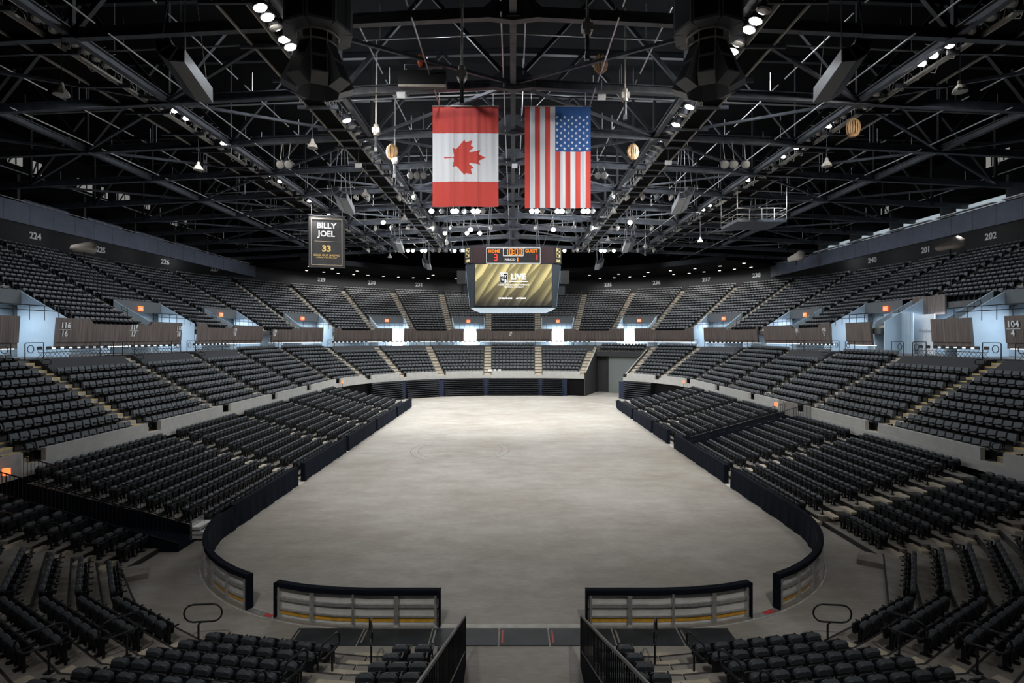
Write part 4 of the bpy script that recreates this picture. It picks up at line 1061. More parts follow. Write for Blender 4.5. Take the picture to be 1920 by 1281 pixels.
# thin rigging pipes down the hall
for i, (x, dz) in enumerate(((-29.2, -.2), (-26.4, .3), (-18.3, -.35), (-15.6, .4), (-7.4, .3), (-4.6, -.3), (-.55, -.25), (.6, .5), (4.8, -.3), (7.2, .3), (15.4, .4), (18.2, -.35), (26.5, .3), (29, -.2))):
    m = MB(); y = 18.
    while y < 92: m.tube([(x, y, ZC(x) + dz), (x, y + 6.4, ZC(x) + dz)], .04, 5); y += 7.2
    for y in TY[3:12]: m.tube([(x, y + .4, ZC(x) + dz), (x, y + .4, ZC(x) + dz + 1.2)], .02, 4)
    tag(obj('rigging_pipe', m, M['pipe'], loc=(x, 50, ZC(x))), f'thin grey rigging pipe running down the hall, {ORD[i]} from the left', 'pipe', 'rigging pipes under the roof')
for i, y in enumerate([29.4 + 7.2 * k for k in range(9)] + [36.0, 50.5, 57, 64.5, 72, 79]):
    m = MB(); m.tube([(-32, y, 23.6), (0, y, 25.0), (32, y, 23.6)], .05, 5)
    for x in range(-28, 30, 7): m.tube([(x, y, 25.0 - abs(x) * .044), (x, y, 26.6)], .02, 4)
    tag(obj('cross_pipe', m, M['pipe'], loc=(0, y, 24)), f'thin grey pipe slung across the hall under the roof, {ORD[i]} of them', 'pipe', 'pipes across the hall')
# catwalks
def catwalk(x0, x1, z, label, y0=8, y1=92):
    t = thing('catwalk', label, 'catwalk', ((x0 + x1) / 2, y0, z), 'catwalks under the roof')
    m = MB()
    y = y0
    while y < y1:
        y += 1.2
    m.box(((x0 + x1) / 2, (y0 + y1) / 2, z), (abs(x1 - x0), y1 - y0, .04))
    obj('grating', m, M['deckroof'], t)
    for x in (x0, x1):
        m = MB(); m.box((x, (y0 + y1) / 2, z), (.07, y1 - y0, .26)); obj('edge_channel', m, M['steel_light'], t)
        m = MB()
        for h in (.55, 1.05): m.tube([(x, y0, z + h), (x, y1, z + h)], .025, 4)
        y = y0
        while y < y1: m.tube([(x, y, z), (x, y, z + 1.05)], .025, 4); y += 1.2
        obj('guard_rail', m, M['steel_light'], t)
    y = y0 + 1
    while y < y1:
        m = MB(); m.box(((x0 + x1) / 2, y, z - .12), (abs(x1 - x0) + 1.2, .12, .22)); y += 3.6; obj('outrigger', m, M['steel'], t)
    m = MB(); random.seed(int(abs(x0 * 10)))
    xi = x0 if abs(x0) < abs(x1) else x1; pts = []; y = y0 + 2
    while y < y1:                                   # one cable festooned along the rail
        r = .35 + .5 * random.random()
        pts += [(xi + (.04 if k % 2 else -.04), y + 1.2 * k / 6, z + .55 - 1.1 * r * math.sin(PI * k / 6)) for k in range(6)]
        y += 1.2
    m.tube(pts, .022, 4)
    obj('cable', m, M['pipe'], t)
catwalk(-12.6, -11.3, 23.2, 'inner left catwalk under the roof trusses'); catwalk(11.3, 12.6, 23.2, 'inner right catwalk under the roof trusses')
catwalk(-23.2, -21.6, 22.9, 'outer left catwalk under the roof trusses'); catwalk(21.6, 23.2, 22.9, 'outer right catwalk under the roof trusses')
# hanging work platform on the right
def box_platform(x, y, z, w, d, label):
    t = thing('work_platform', label, 'platform', (x, y, z))
    m = MB(); m.box((x, y, z), (w, d, .3)); obj('deck', m, M['steel'], t)
    m = MB()
    for h in (.55, 1.1): m.tube([(x - w / 2, y - d / 2, z + h), (x + w / 2, y - d / 2, z + h), (x + w / 2, y + d / 2, z + h), (x - w / 2, y + d / 2, z + h)], .04, 5, closed=True)
    for a in (-1, -.5, 0, .5, 1):
        for c in (-1, 1): m.tube([(x + a * w / 2, y + c * d / 2, z), (x + a * w / 2, y + c * d / 2, z + 1.1)], .04, 5)
    obj('guard_rail', m, M['steel_light'], t)
    m = MB()
    for a in (-1, 1):
        for c in (-1, 1): m.tube([(x + a * w / 2, y + c * d / 2, z), (x + a * w / 2, y + c * d / 2, ZC(x) + .1)], .04, 5)
    obj('hanger', m, M['steel_light'], t)
box_platform(23.2, 54, 19.9, 4.6, 4., 'railed work platform hung under the right roof')

# ------------------------------------------------------------------ floodlights
SPOTS = []
def flood(x, y, z, aim, lit, label, cool=False, size=.6, E=None, lamp=True):
    t = thing('arena_floodlight', label, 'light', (x, y, z), 'floodlights on the catwalks')
    d = (Vector(aim) - Vector((x, y, z))).normalized(); R = d.to_track_quat('Z', 'Y').to_matrix(); c = Vector((x, y, z))
    m = MB(); m.lathe(c, [(.16, -.42), (.26, -.3), (size * .52, -.02), (size * .54, .02)], 10, R=R); obj('housing', m, M['steel'], t)
    m = MB(); m.lathe(c, [(size * .46, .025), (size * .40, .07), (size * .2, .1)], 12, R=R); obj('lens', m, M['lens_cool' if cool else 'lens_lit'] if lit else M['lens_off'], t)
    m = MB(); m.tube([c - d * .2 + R @ Vector((size * .6, 0, 0)), c + Vector((0, 0, .4)), ((x if lamp == 'cross' else math.copysign(20.4 if abs(x) > 15 else 10.4, x)), y + (.4 if lamp == 'cross' else 0), max(z + .5, ZC(x) - .1))], .025, 4); obj('bracket', m, M['steel_light'], t)
    if lit and lamp: SPOTS.append((c + d * .15, d, cool, E))
LO = dict(lit=[34.3, 35.5, 40, 47.9, 49.8, 57, 63], off=[22.6, 24.4, 25.3, 26.5, 27.2, 27.9, 28.6, 36.7, 37.9, 38.6, 42, 43.5, 45, 52, 54])
RO = dict(lit=[26.6, 27.6, 28.4, 36.8, 41, 43, 49.4, 59, 61, 62.5], off=[22, 23.3, 24.3, 25.4, 32, 33.5, 35.2, 36, 38.2, 39.4, 45, 52])
LI = dict(lit=[23.6, 24.3, 26.1, 26.8, 35.9], off=[25.1, 27.6, 28.4, 37, 38.2, 41, 42, 43, 44])
RI = dict(lit=[24.6, 25.3, 27.2, 27.9, 33.8, 36.6], off=[23.8, 26.5, 28.6, 35, 38, 41, 42, 43, 44])
for s, x, D, nm in ((-1, 20.75, LO, 'outer left'), (1, 20.75, RO, 'outer right'), (-1, 10.7, LI, 'inner left'), (1, 10.7, RI, 'inner right')):
    z = 23.0 if x > 15 else 22.95
    for k in ('lit', 'off'):
        for i, y in enumerate(D[k]):
            a = (s * (2 if x > 15 else -2), y + (6 if y < 40 else 2), 0)
            if k == 'off': a = (s * 6, y - 8, 6)
            # the lamps show their faces to the camera end as they wash both ways
            flood(s * x, y, z, (s * 3, y + 1.5 - 6 * (y > 45), 0), k == 'lit', f'{"lit" if k == "lit" else "unlit"} round floodlight on the {nm} catwalk, {ORD[i]} from the near end')
def px_at(u, y): return (u - CU) * y / F
i = 0
for y, z, us, cool in ((61.8, 22.85, (810, 850, 856, 888, 896, 997, 1006, 1045, 1053, 1093, 1101), 0), (69, 22.2, (883, 1037), 1), (76.2, 23.1, (835, 876, 900), 0), (90.6, 22.95, (766, 775, 792, 798, 853, 1058, 1126, 1150), 0), (69, 23.1, (720, 1180), 0), (90.6, 22.93, (750, 1133), 1)):
    for u in us:
        flood(px_at(u, y), y - .4, z, (px_at(u, y) * .6, y - 26, 0), True, f'lit floodlight {"with cold glow " if cool else ""}on the cross trusses, {ORD[i % 30]} counted from the nearest cluster', cool, .6, lamp='cross'); i += 1
i = 0
for y, z, us in ((61.8, 22.85, (829, 871, 906, 1016, 1064, 1110)), (47.4, 22.6, (771, 783, 795, 1120, 1132)), (32.5, 19.6 + 1.2, ()), (40.2, 21.3, (530, 545, 1355, 1372, 1394)), (90.6, 22.95, (812, 836, 865, 1075, 1140))):
    for u in us:
        flood(px_at(u, y), y - .4, z, (px_at(u, y) * .8, y - 30, 6), False, f'unlit round spotlight on the cross trusses, {ORD[i % 30]} counted from the left of its row', lamp='cross'); i += 1

i = 0
for y, z, us in ((54.6, 22.6, (668, 690, 722, 748, 776, 1148, 1176, 1205, 1232, 1258)), (69, 22.4, (704, 734, 765, 812, 846, 920, 1004, 1076, 1110, 1158, 1190, 1222)), (83.4, 21.9, (690, 718, 742, 824, 846, 1082, 1104, 1166, 1196, 1226))):
    for u in us:
        x = px_at(u, y); t = thing('stage_spotlight', f'small unlit stage light clamped to a cross truss, {ORD[i % 12]} of the {["nearest", "middle", "farthest"][i // 11 if i < 32 else 2]} set', 'light', (x, y, z), 'stage lights on the cross trusses'); i += 1
        R = Matrix.Rotation(random.uniform(-.9, .9), 3, 'Y') @ Matrix.Rotation(random.uniform(.4, 1.3), 3, 'X')
        m = MB(); m.lathe((x, y, z), [(.10, -.3), (.17, -.15), (.19, .25)], 8, R=R); obj('body', m, M['steel_light' if i % 3 else 'steel'], t)
        m = MB(); m.tube([(x - .2, y, z), (x - .2, y, z + .3), (x, y, z + .4), (x, y, ZC(x) - .2)], .03, 4); m.tube([(x + .2, y, z), (x + .2, y, z + .3), (x, y, z + .4)], .03, 4); obj('yoke', m, M['steel_light'], t)

# dome work lights and other small hung gear
for i, (u, v, y) in enumerate(((115, 168, 24), (372, 312, 38), (586, 270, 34), (1550, 305, 36), (1800, 163, 26), (685, 362, 46), (731, 480, 78), (1186, 408, 60), (1313, 450, 62), (758, 408, 56), (1140, 448, 72), (1150, 395, 52))):
    x = px_at(u, y); z = EYE + (CV - v) * y / F
    t = thing('pendant_light', f'unlit bell shaped work light hung under the roof, {ORD[i]} of them', 'light', (x, y, z), 'bell work lights under the roof')
    m = MB(); m.lathe((x, y, z), [(.32, -.25), (.28, -.1), (.12, .1), (.08, .3)], 10); obj('lamp_shade', m, M['steel_light'], t)
    m = MB(); m.tube([(x, y, z + .3), (x, y, ZC(x) + .1)], .02, 4); obj('stem', m, M['steel'], t)
for i, (u, v, y) in enumerate(((866, 140, 24), (1101, 52, 22), (705, 245, 33), (838, 455, 74), (640, 468, 80), (1210, 462, 76), (740, 300, 40), (1172, 180, 30))):
    x = px_at(u, y); z = EYE + (CV - v) * y / F
    t = thing('hanging_hoist', f'grey motor chain hoist hung under the roof, {ORD[i]} of them', 'hoist', (x, y, z), 'chain hoists under the roof')
    m = MB(); m.box((x, y, z), (.42, .3, .3)); m.lathe((x, y, z + .05), [(.16, -.35), (.18, 0), (.14, .3)], 8); obj('motor', m, M['steel_light'], t)
    m = MB(); m.tube([(x, y, z - 1.1), (x, y, z - .2)], .09, 6); m.box((x, y, z - 1.15), (.18, .18, .25)); obj('chain_bag', m, M['steel'], t)
    m = MB(); m.tube([(x, y, z + .2), (x + .03, y, ZC(x) + 3.)], .05, 5); obj('sling', m, M['steel_light'], t)
for i, (u, v, y) in enumerate(((735, 285, 40), (1187, 285, 40), (1126, 120, 33), (1600, 240, 34))):
    x = px_at(u, y); z = EYE + (CV - v) * y / F
    m = MB()
    for k in range(7):
        a0 = k * .4; m.tube([(x + .4 * math.cos(a) * math.cos(a0), y + .3 * math.sin(a0) * math.cos(a), z + .55 * math.sin(a)) for a in [2 * PI * j / 10 for j in range(10)]], .05, 5, closed=True)
    tag(obj('hanging_rope', m, M['rope'], loc=(x, y, z)), f'coil of tan rope hung on the roof steel, {ORD[i]} from the left', 'rope', 'rope coils on the roof steel')
for i, (u, v, y) in enumerate(((752, 178, 32), (1128, 182, 32), (672, 310, 42), (1253, 305, 42), (965, 311, 46), (868, 470, 70))):
    x = px_at(u, y); z = EYE + (CV - v) * y / F
    m = MB(); m.box((x, y, z), (.45, .3, .3), mat=Matrix.Rotation(.5, 3, 'X')); o = tag(obj('hanging_antenna', m, M['white'], loc=(x, y, z)), f'small white antenna box under the roof, {ORD[i]} of them', 'antenna', 'white antenna boxes under the roof')
    m = MB(); m.tube([(x, y, z + .1), (x, y, ZC(x))], .02, 4); obj('bracket', m, M['steel'], o)
# winch shade hood left of the middle
x, y, z = px_at(793, 31), 31, EYE + (CV - 150) * 31 / F
t = thing('equipment_hood', 'black box hood with a winch on the truss left of the middle', 'hood', (x, y, z))
m = MB(); m.box((x, y, z), (2.6, .6, .85)); obj('shroud', m, M['black_box'], t)
m = MB(); m.box((x, y - .3, z - .45), (2.62, .1, .1)); obj('edge_strip', m, M['steel_light'], t)
m = MB(); m.box((x, y, z + .9), (.5, .4, .6)); m.box((x + .6, y, z + .8), (.9, .3, .2)); m.tube([(x - 1, y, z + .9), (x + 1, y, z + .9)], .05, 5); obj('winch', m, M['steel'], t)
m = MB(); m.lathe((x - .1, y - .25, z + .95), [(.08, -.35), (.16, -.1), (.12, .3)], 8); obj('hook_block', m, M['orange'], t)

# ------------------------------------------------------------------ loudspeakers
for s, nm in ((-1, 'left'), (1, 'right')):
    cx, cy = s * 7.7, 22.0
    t = thing('speaker_cluster', f'black ring cluster of loudspeakers hung near the roof, {nm} of the middle', 'loudspeaker', (cx, cy, 19), 'ring speaker clusters')
    for k in range(8):
        a = 2 * PI * k / 8 + PI / 8; n = Vector((math.cos(a), math.sin(a), 0)); rz = a + PI / 2
        R = Matrix.Rotation(rz, 3, 'Z')
        m = MB(); w0, w1 = .36, .50; P = []
        for z in (20.9, 24.0):
            for r, w in ((.55, w0 * .7), (1.28, w1)):
                for q in ((-1, 1) if r < 1 else (1, -1)): P.append(Vector((cx, cy, z)) + n * r + Vector((-n.y, n.x, 0)) * w * q)
        m.add(P, [(0, 1, 2, 3), (7, 6, 5, 4), (0, 4, 5, 1), (1, 5, 6, 2), (2, 6, 7, 3), (3, 7, 4, 0)]); cab = obj('upper_cabinet', m, M['speaker_grey'], t)
        m = MB(); c = Vector((cx, cy, 22.5)) + n * 1.285; tt = Vector((-n.y, n.x, 0)); m.add([c + tt * a_ * .43 + Vector((0, 0, b_)) for a_, b_ in ((-1, -1.5), (1, -1.5), (1, 1.4), (-1, 1.4))], [(0, 1, 2, 3)]); obj('grille', m, M['black_box'], cab)
        # lower ring tilts its mouths to the floor
        R2 = Matrix.Rotation(rz, 3, 'Z') @ Matrix.Rotation(math.radians(-24), 3, 'X')
        c = Vector((cx, cy, 19.55)) + n * .72
        m = MB(); m.box(c, (.62, .62, 1.75), mat=R2); cab = obj('lower_cabinet', m, M['speaker_grey'], t)
        f = R2 @ Vector((0, -1, 0)); u_ = R2 @ Vector((0, 0, 1)); r_ = R2 @ Vector((1, 0, 0))
        if f.dot(n) < 0: f = -f
        m = MB()
        for zz in (-.43, .43): m.add([c + f * .316 + r_ * .26 * a_ + u_ * (zz + .36 * b_) for a_, b_ in ((-1, -1), (1, -1), (1, 1), (-1, 1))], [(0, 1, 2, 3)])
        obj('grille', m, M['black_box'], cab)
    m = MB()
    for zz, r in ((20.8, .8), (20.45, .75)): m.tube([(cx + r * math.cos(a), cy + r * math.sin(a), zz) for a in [2 * PI * j / 16 for j in range(16)]], .04, 5, closed=True)
    for j in range(8):
        a = 2 * PI * j / 8; m.tube([(cx + .78 * math.cos(a), cy + .78 * math.sin(a), 20.3), (cx + .8 * math.cos(a), cy + .8 * math.sin(a), 20.9)], .03, 4)
    obj('ring_frame', m, M['steel_light'], t)
    m = MB()
    for j in range(4):
        a = 2 * PI * j / 4 + .4; m.tube([(cx + .8 * math.cos(a), cy + .8 * math.sin(a), 24), (cx + .9 * math.cos(a), cy + .9 * math.sin(a), 29.4)], .03, 4)
    obj('hanger', m, M['steel'], t)
for i, (s, y, z, k) in enumerate(((-1, 25.6, 21.1, 1.), (1, 25.6, 21.1, 1.), (-1, 49.5, 21.0, 1.), (1, 49.5, 21.0, 1.), (-1, 72.5, 21.0, 1.), (1, 72.5, 21.0, 1.), (-1, 84, 19.9, .8), (1, 84, 19.9, .8))):
    x = s * (15.1 if y < 80 else 13.0); t = thing('hanging_speaker', f'three-horn loudspeaker hung on cables, {"left" if s < 0 else "right"} side, {ORD[i // 2]} from the near end', 'loudspeaker', (x, y, z), 'three-horn hung loudspeakers')
    B = Matrix.Rotation(math.radians(-15), 3, 'X'); c0 = Vector((x, y, z + .35 * k))
    for j in range(3):                              # a fan of three long cabinets about the hall's axis
        a0, a1 = 188 + 31 * j, 217 + 31 * j; P = []
        for yy, ri, ro in ((-1.1, .62, 1.32), (1.3, .70, 1.55)):
            for r, a in ((ri, a0), (ro, a0), (ro, a1), (ri, a1)):
                a = math.radians(a); P.append(c0 + B @ (Vector((-s * (r * math.cos(a) + .55), yy, r * math.sin(a) + .55)) * k))
        m = MB(); m.add(P, [(0, 3, 2, 1), (4, 5, 6, 7), (0, 1, 5, 4), (1, 2, 6, 5), (2, 3, 7, 6), (3, 0, 4, 7)]); cab = obj('horn_cabinet', m, M['speaker_lit' if j == 2 else 'speaker_grey'], t)  # last cabinet paler: the light on its side is put into the colour
        b4 = P[:4]; cc = sum(b4, Vector()) / 4; off = B @ Vector((0, -.015, 0))
        m = MB(); m.add([cc + (p - cc) * .80 + off for p in b4], [(0, 1, 2, 3)]); obj('back_panel', m, M['black_box'], cab)
        m = MB(); m.tube([p + off for p in b4], .035, 4, closed=True); obj('frame', m, M['steel'], cab)
    m = MB()
    for a, yy, h in ((-.55, -.9, .62), (-.5, .9, .6), (.55, -.9, .0), (.55, .9, .0)): m.tube([c0 + B @ (Vector((-s * a, yy, h)) * k), c0 + Vector((-s * a * .3, yy * .25, ZC(x) + 3.5 - z))], .02, 4)
    obj('cable', m, M['pipe'], t)
# ------------------------------------------------------------------ flags
def cloth(name, x0, x1, z0, z1, y, nx, nz, mats, pick, amp, parent, seams=()):
    m = MB(); rnd = random.Random(name); ph = [rnd.uniform(0, 6) for _ in range(6)]
    V = []
    for j in range(nz + 1):
        for i in range(nx + 1):
            a, c = i / nx, j / nz
            dy = amp * ((.35 + .65 * (1 - abs(2 * c - 1))) * (math.sin(a * 31 + ph[0]) * .4 + math.sin(a * 57 + ph[1] + c * 2) * .28 + math.sin(a * 13 + ph[2] + c) * .5))
            V.append((x0 + (x1 - x0) * a, y + dy, z0 + (z1 - z0) * c + .02 * math.sin(a * 9 + ph[3]) * (1 - c)))
    Fs = []; mi = []
    for j in range(nz):
        for i in range(nx):
            k = j * (nx + 1) + i; Fs.append((k, k + 1, k + nx + 2, k + nx + 1)); mi.append(pick((i + .5) / nx, (j + .5) / nz))
    m.add(V, Fs); m.m = mi
    return obj('cloth', m, mats, parent, smooth=True)
def inside(p, poly):
    x, y = p; r = False; j = len(poly) - 1
    for i in range(len(poly)):
        if (poly[i][1] > y) != (poly[j][1] > y) and x < (poly[j][0] - poly[i][0]) * (y - poly[i][1]) / (poly[j][1] - poly[i][1]) + poly[i][0]: r = not r
        j = i
    return r
YF = 35.
def fx(u): return (u - CU) * YF / F
def fz(v): return EYE + (CV - v) * YF / F
half = [(-90, 2030), (-45, 1167), (-156, 1069), (-1015, 1220), (-899, 900), (-919, 827), (-1860, 65), (-1648, -34), (-1614, -113), (-1800, -685), (-1258, -570), (-1185, -608), (-1080, -855), (-657, -401), (-546, -458), (-750, -1510), (-423, -1321), (-332, -1348), (0, -2000)]
leaf = half + [(-a, b_) for a, b_ in half[-2::-1]]
X0, X1, Z0, Z1 = fx(811), fx(934.5), fz(387.5), fz(200); W = X1 - X0; H = Z1 - Z0
def leaf_poly():
    L = fx(911) - fx(833); k = L / 4030; cx = fx(872) ; cz = fz(295.5)
    return [((cx - b_ * k - X0) / W, (cz - a * k * .93 - Z0) / H) for a, b_ in leaf]
lp = leaf_poly()
def can(a, c):
    if c > 1 - (250 - 200) / 187.5 or c < (387.5 - 341) / 187.5: return 0
    return 0 if inside((a, c), lp) else 1
def hang(t, x0, x1, ztop):
    m = MB(); m.tube([(x0 - .03, YF, ztop + .02), (x1 + .03, YF, ztop + .02)], .035, 6); obj('top_pole', m, M['steel_light'], t)
    m = MB()
    for a in (.1, .92): m.tube([(x0 + (x1 - x0) * a, YF, ztop), (x0 + (x1 - x0) * a, YF, ztop + 1.6)], .015, 4)
    obj('hanging_wire', m, M['pipe'], t)
t = thing('flag', 'large red and white maple leaf flag hung lengthwise under the roof', 'flag', ((X0 + X1) / 2, YF, Z1), 'flags under the roof')
cloth('can', X0, X1, Z0, Z1, YF, 180, 240, [M['flag_red'], M['flag_white']], can, .05, t); hang(t, X0, X1, Z1)
m = MB()
for a in (.325, .69): m.box((X0 + W * a, YF - .065, (Z0 + Z1) / 2), (.012, .004, H))
obj('seam', m, material('flag_seam', (.30, .10, .10), .8), t)
X0, X1, Z0, Z1 = fx(984), fx(1107.5), fz(390.5), fz(200); W = X1 - X0; H = Z1 - Z0
stars = []
for c in range(9):
    for r in range(6 if c % 2 == 0 else 5):
        u = 640 + (1206 + c * 21.1) / 2.98; v = (655 + (r + (.5 if c % 2 else 0)) * 35.5) / 2.98
        stars.append(((u - 984) / 123.5, 1 - (v - 200) / 190.5))
def star_poly(cx, cy):
    R = 3.1; P = []
    for k in range(10):
        r = R if k % 2 == 0 else R * .42; a = PI / 2 + k * PI / 5; P.append((cx + r * math.cos(a) / 123.5, cy + r * math.sin(a) / 190.5))
    return P
SP = [(cx, cy, star_poly(cx, cy)) for cx, cy in stars]
def usa(a, c):
    if a > 6 / 13 and c > 1 - (284.5 - 200) / 190.5:
        for cx, cy, P in SP:
            if abs(a - cx) < .03 and abs(c - cy) < .02 and inside((a, c), P): return 1
        return 2
    return 0 if int(a * 13) % 2 == 0 else 1
t = thing('flag', 'large stars and stripes flag hung lengthwise under the roof', 'flag', ((X0 + X1) / 2, YF, Z1), 'flags under the roof')
cloth('usa', X0, X1, Z0, Z1, YF, 260, 300, [M['flag_red'], M['flag_white'], M['flag_blue']], usa, .045, t); hang(t, X0, X1, Z1)

# tour banner
YB = 58.
bx = lambda u: (u - CU) * YB / F
bz = lambda v: EYE + (CV - v) * YB / F
t = thing('banner', 'charcoal banner with white and gold lettering hung at the left of the roof', 'banner', (bx(614), YB, bz(404)))
m = MB(); n = 24; V = []; Fs = []
def bp(a, c, o_=0.):
    return Vector((bx(581.5) + (bx(644.5) - bx(581.5)) * a, YB + .9 * a - .9 * .5 - o_ + .06 * math.sin(a * 15 + c * 4) * (1 - c), bz(502) + (bz(405) - bz(502)) * c))
for j in range(n + 1):
    for i_ in range(n + 1): V.append(bp(i_ / n, j / n))
for j in range(n):
    for i_ in range(n): k = j * (n + 1) + i_; Fs.append((k, k + 1, k + n + 2, k + n + 1))
m.add(V, Fs); obj('cloth', m, M['banner'], t, smooth=True)
m = MB()
for (a0, c0), (a1, c1) in (((.08, .05), (.92, .05)), ((.08, .94), (.92, .94)), ((.08, .05), (.08, .94)), ((.92, .05), (.92, .94))):
    P = [bp(a0 + (a1 - a0) * k / 10, c0 + (c1 - c0) * k / 10, .07) for k in range(11)]
    for p, q in zip(P, P[1:]): m.bar(p, q, .035, .035)
obj('border', m, material('banner_border_tan', (.55, .45, .32), .6), t)
m = MB()
for k in range(10): m.bar(bp(.17 + .66 * k / 10, .505, .07), bp(.17 + .66 * (k + 1) / 10, .505, .07), .03, .03)
obj('divider_line', m, bpy.data.materials['banner_border_tan'], t)
r_ = Vector((bx(644.5) - bx(581.5), .9, 0))
BW = bx(644.5) - bx(581.5)
for s, c, sz, mt, th in (('BILLY', .80, .80, 'letter', .022), ('JOEL', .645, .80, 'letter', .022), ('33', .36, .92, 'banner_gold', .03), ('SOLD OUT SHOWS', .235, .295, 'banner_gold', .003), ('DECEMBER 11, 2015-APRIL 5, 2017', .19, .14, 'banner_gold', .002)):
    obj('lettering', place_text(text_mb(s, sz, th, .006), bp(.5, c, .13), r_), M[mt], t)
m = MB(); m.bar(bp(-.02, 1.0), bp(1.02, 1.0), .08, .08); obj('top_pole', m, M['steel'], t)
m = MB()
for a in (.08, .92): p = bp(a, 1); m.tube([p, p + Vector((0, 0, ZC(p.x) + .1 - p.z))], .015, 4)
obj('hanging_wire', m, M['pipe'], t)

# ------------------------------------------------------------------ scoreboard
YS = 44.6
sx_ = lambda u: (u - CU) * YS / F
sz_ = lambda v: EYE + (CV - v) * YS / F
t = thing('scoreboard', 'hanging octagonal scoreboard with lit video screens over the middle of the floor', 'scoreboard', (0, 47.6, sz_(575)))
def octa(wb, wc, yb, yc, z):      # half widths: flat faces and chamfer
    return [Vector((x, 47.6 + y, z)) for x, y in ((-wb, -yc), (wb, -yc), (wc, -yb), (wc, yb), (wb, yc), (-wb, yc), (-wc, yb), (-wc, -yb))]
A = octa(3.12, 3.50, 2.4, 2.92, sz_(577)); Bq = octa(3.15, 3.86, 2.3, 2.98, sz_(494))
Fo = [tuple(range(8)), tuple(range(8, 16))[::-1]] + [(j, 8 + j, 8 + (j + 1) % 8, (j + 1) % 8) for j in range(8)]
m = MB(); m.add(A + Bq, Fo); obj('body', m, M['score_body'], t)
C0 = octa(3.30, 3.90, 2.3, 2.98, sz_(493.5)); C1 = octa(3.30, 3.90, 2.3, 2.98, sz_(463))
m = MB(); m.add(C0 + C1, Fo); band = obj('score_band', m, M['score_face'], t)
D0 = octa(2.5, 2.9, 1.9, 2.3, sz_(582) ); D1 = octa(3.05, 3.42, 2.35, 2.85, sz_(577))
m = MB(); m.add(D0 + D1, Fo); obj('underside_light', m, M['score_light'], t)
yf = 47.6 - 3.0
def quad(u0, v0, u1, v1, y, mat, name, parent, uv=False):
    mm = MB(); mm.box(((sx_(u0) + sx_(u1)) / 2, y, (sz_(v0) + sz_(v1)) / 2), (sx_(u1) - sx_(u0), .03, sz_(v0) - sz_(v1)))
    o = obj(name, mm, mat, parent)
    if uv:
        ul = o.data.uv_layers.new(name='UVMap')
        for lp_ in o.data.loops:
            c = o.data.vertices[lp_.vertex_index].co + Vector(t.location); ul.data[lp_.index].uv = ((c.x - sx_(u0)) / (sx_(u1) - sx_(u0)) * 1.75, (c.z - sz_(v1)) / (sz_(v0) - sz_(v1)))
    return o
scr = quad(891, 496, 1034.5, 573, yf - .02, M['screen'], 'video_screen', t, True)
quad(889.5, 494.5, 1036, 574.5, yf, M['black_box'], 'screen_frame', t)
sp = quad(912, 465.2, 1013, 494.0, yf + .0, M['black_box'], 'score_panel', t)
m = MB()
for a, b_ in (((912, 465.2), (1013, 465.2)), ((1013, 465.2), (1013, 494)), ((912, 494), (1013, 494)), ((912, 465.2), (912, 494)), ((943.5, 465.5), (943.5, 480)), ((943.5, 480), (981, 480)), ((981, 480), (981, 465.5))):
    m.bar((sx_(a[0]), yf - .03, sz_(a[1])), (sx_(b_[0]), yf - .03, sz_(b_[1])), .03, .045)
obj('outline', m, M['letter'], sp)
SEG = {'0': 'abcdef', '1': 'bc', '3': 'abcdg'}
def digit(mb, ch, u, v, w, h, th):
    x, z = sx_(u), sz_(v); w = w * YS / F; h = h * YS / F
    S = {'a': ((0, h), (w, h)), 'b': ((w, h), (w, h / 2)), 'c': ((w, h / 2), (w, 0)), 'd': ((0, 0), (w, 0)), 'e': ((0, 0), (0, h / 2)), 'f': ((0, h / 2), (0, h)), 'g': ((0, h / 2), (w, h / 2))}
    for k in SEG[ch]:
        (a, b_), (c, d) = S[k]; mb.bar((x + a, yf - .04, z + b_), (x + c, yf - .04, z + d), .03, th)
        if a == c: mb.box((x + a, yf - .04, z + (b_ + d) / 2), (th, .03, abs(b_ - d)))
m = MB()
for ch_, u in (('1', 947.5), ('0', 955.5), ('0', 965.5), ('0', 973)): digit(m, ch_, u, 477.6, 4.6, 10.2, .062)
for v in (470.5, 475.5): m.box((sx_(962.6), yf - .04, sz_(v)), (.08, .03, .08))
digit(m, '1', 967.5, 490.5, 3., 7, .09); obj('clock_digits', m, M['led_orange'], sp)
m = MB(); digit(m, '3', 926.5, 488.4, 5.2, 11, .07); digit(m, '1', 1001.5, 487.4, 5.2, 10, .08); obj('score_digits', m, M['led_red'], sp)
for s, u, v, mt, sz in (('HOME', 927, 471.5, 'led_orange', .33), ('GUEST', 996, 471.2, 'led_orange', .33), ('PERIOD', 956.5, 487.2, 'letter', .25)):
    obj('lettering', place_text(text_mb(s, sz, .004, .01), (sx_(u), yf - .04, sz_(v)), (1, 0, 0)), M[mt], sp)
def logo(parent, c, r, w, live, mt, back=None):
    """square badge with four staggered capitals; the word below or beside"""
    r = Vector(r).normalized(); n = Vector((r.y, -r.x, 0)); h = w * 1.35; c = Vector(c)
    mm = MB()
    for a0, b0, a1, b1 in ((-.5, -.5, .5, -.5), (.5, -.5, .5, .5), (.5, .5, -.5, .5), (-.5, .5, -.5, -.5)):
        mm.bar(c + r * w * a0 + Vector((0, 0, h * b0)) + n * .02, c + r * w * a1 + Vector((0, 0, h * b1)) + n * .02, .02, w * .05)
    for s, a, b_ in (('N', -.24, .28), ('Y', .20, .12), ('C', -.16, -.10), ('B', .22, -.30)):
        q = place_text(text_mb(s, w * .52, w * .012, .01), c + r * w * a + Vector((0, 0, h * b_)) + n * .03, r); mm.add(q.v, q.f)
    obj('badge', mm, M[mt], parent)
bb = quad(937, 513, 952.5, 531, yf - .045, M['black_box'], 'badge_panel', scr)
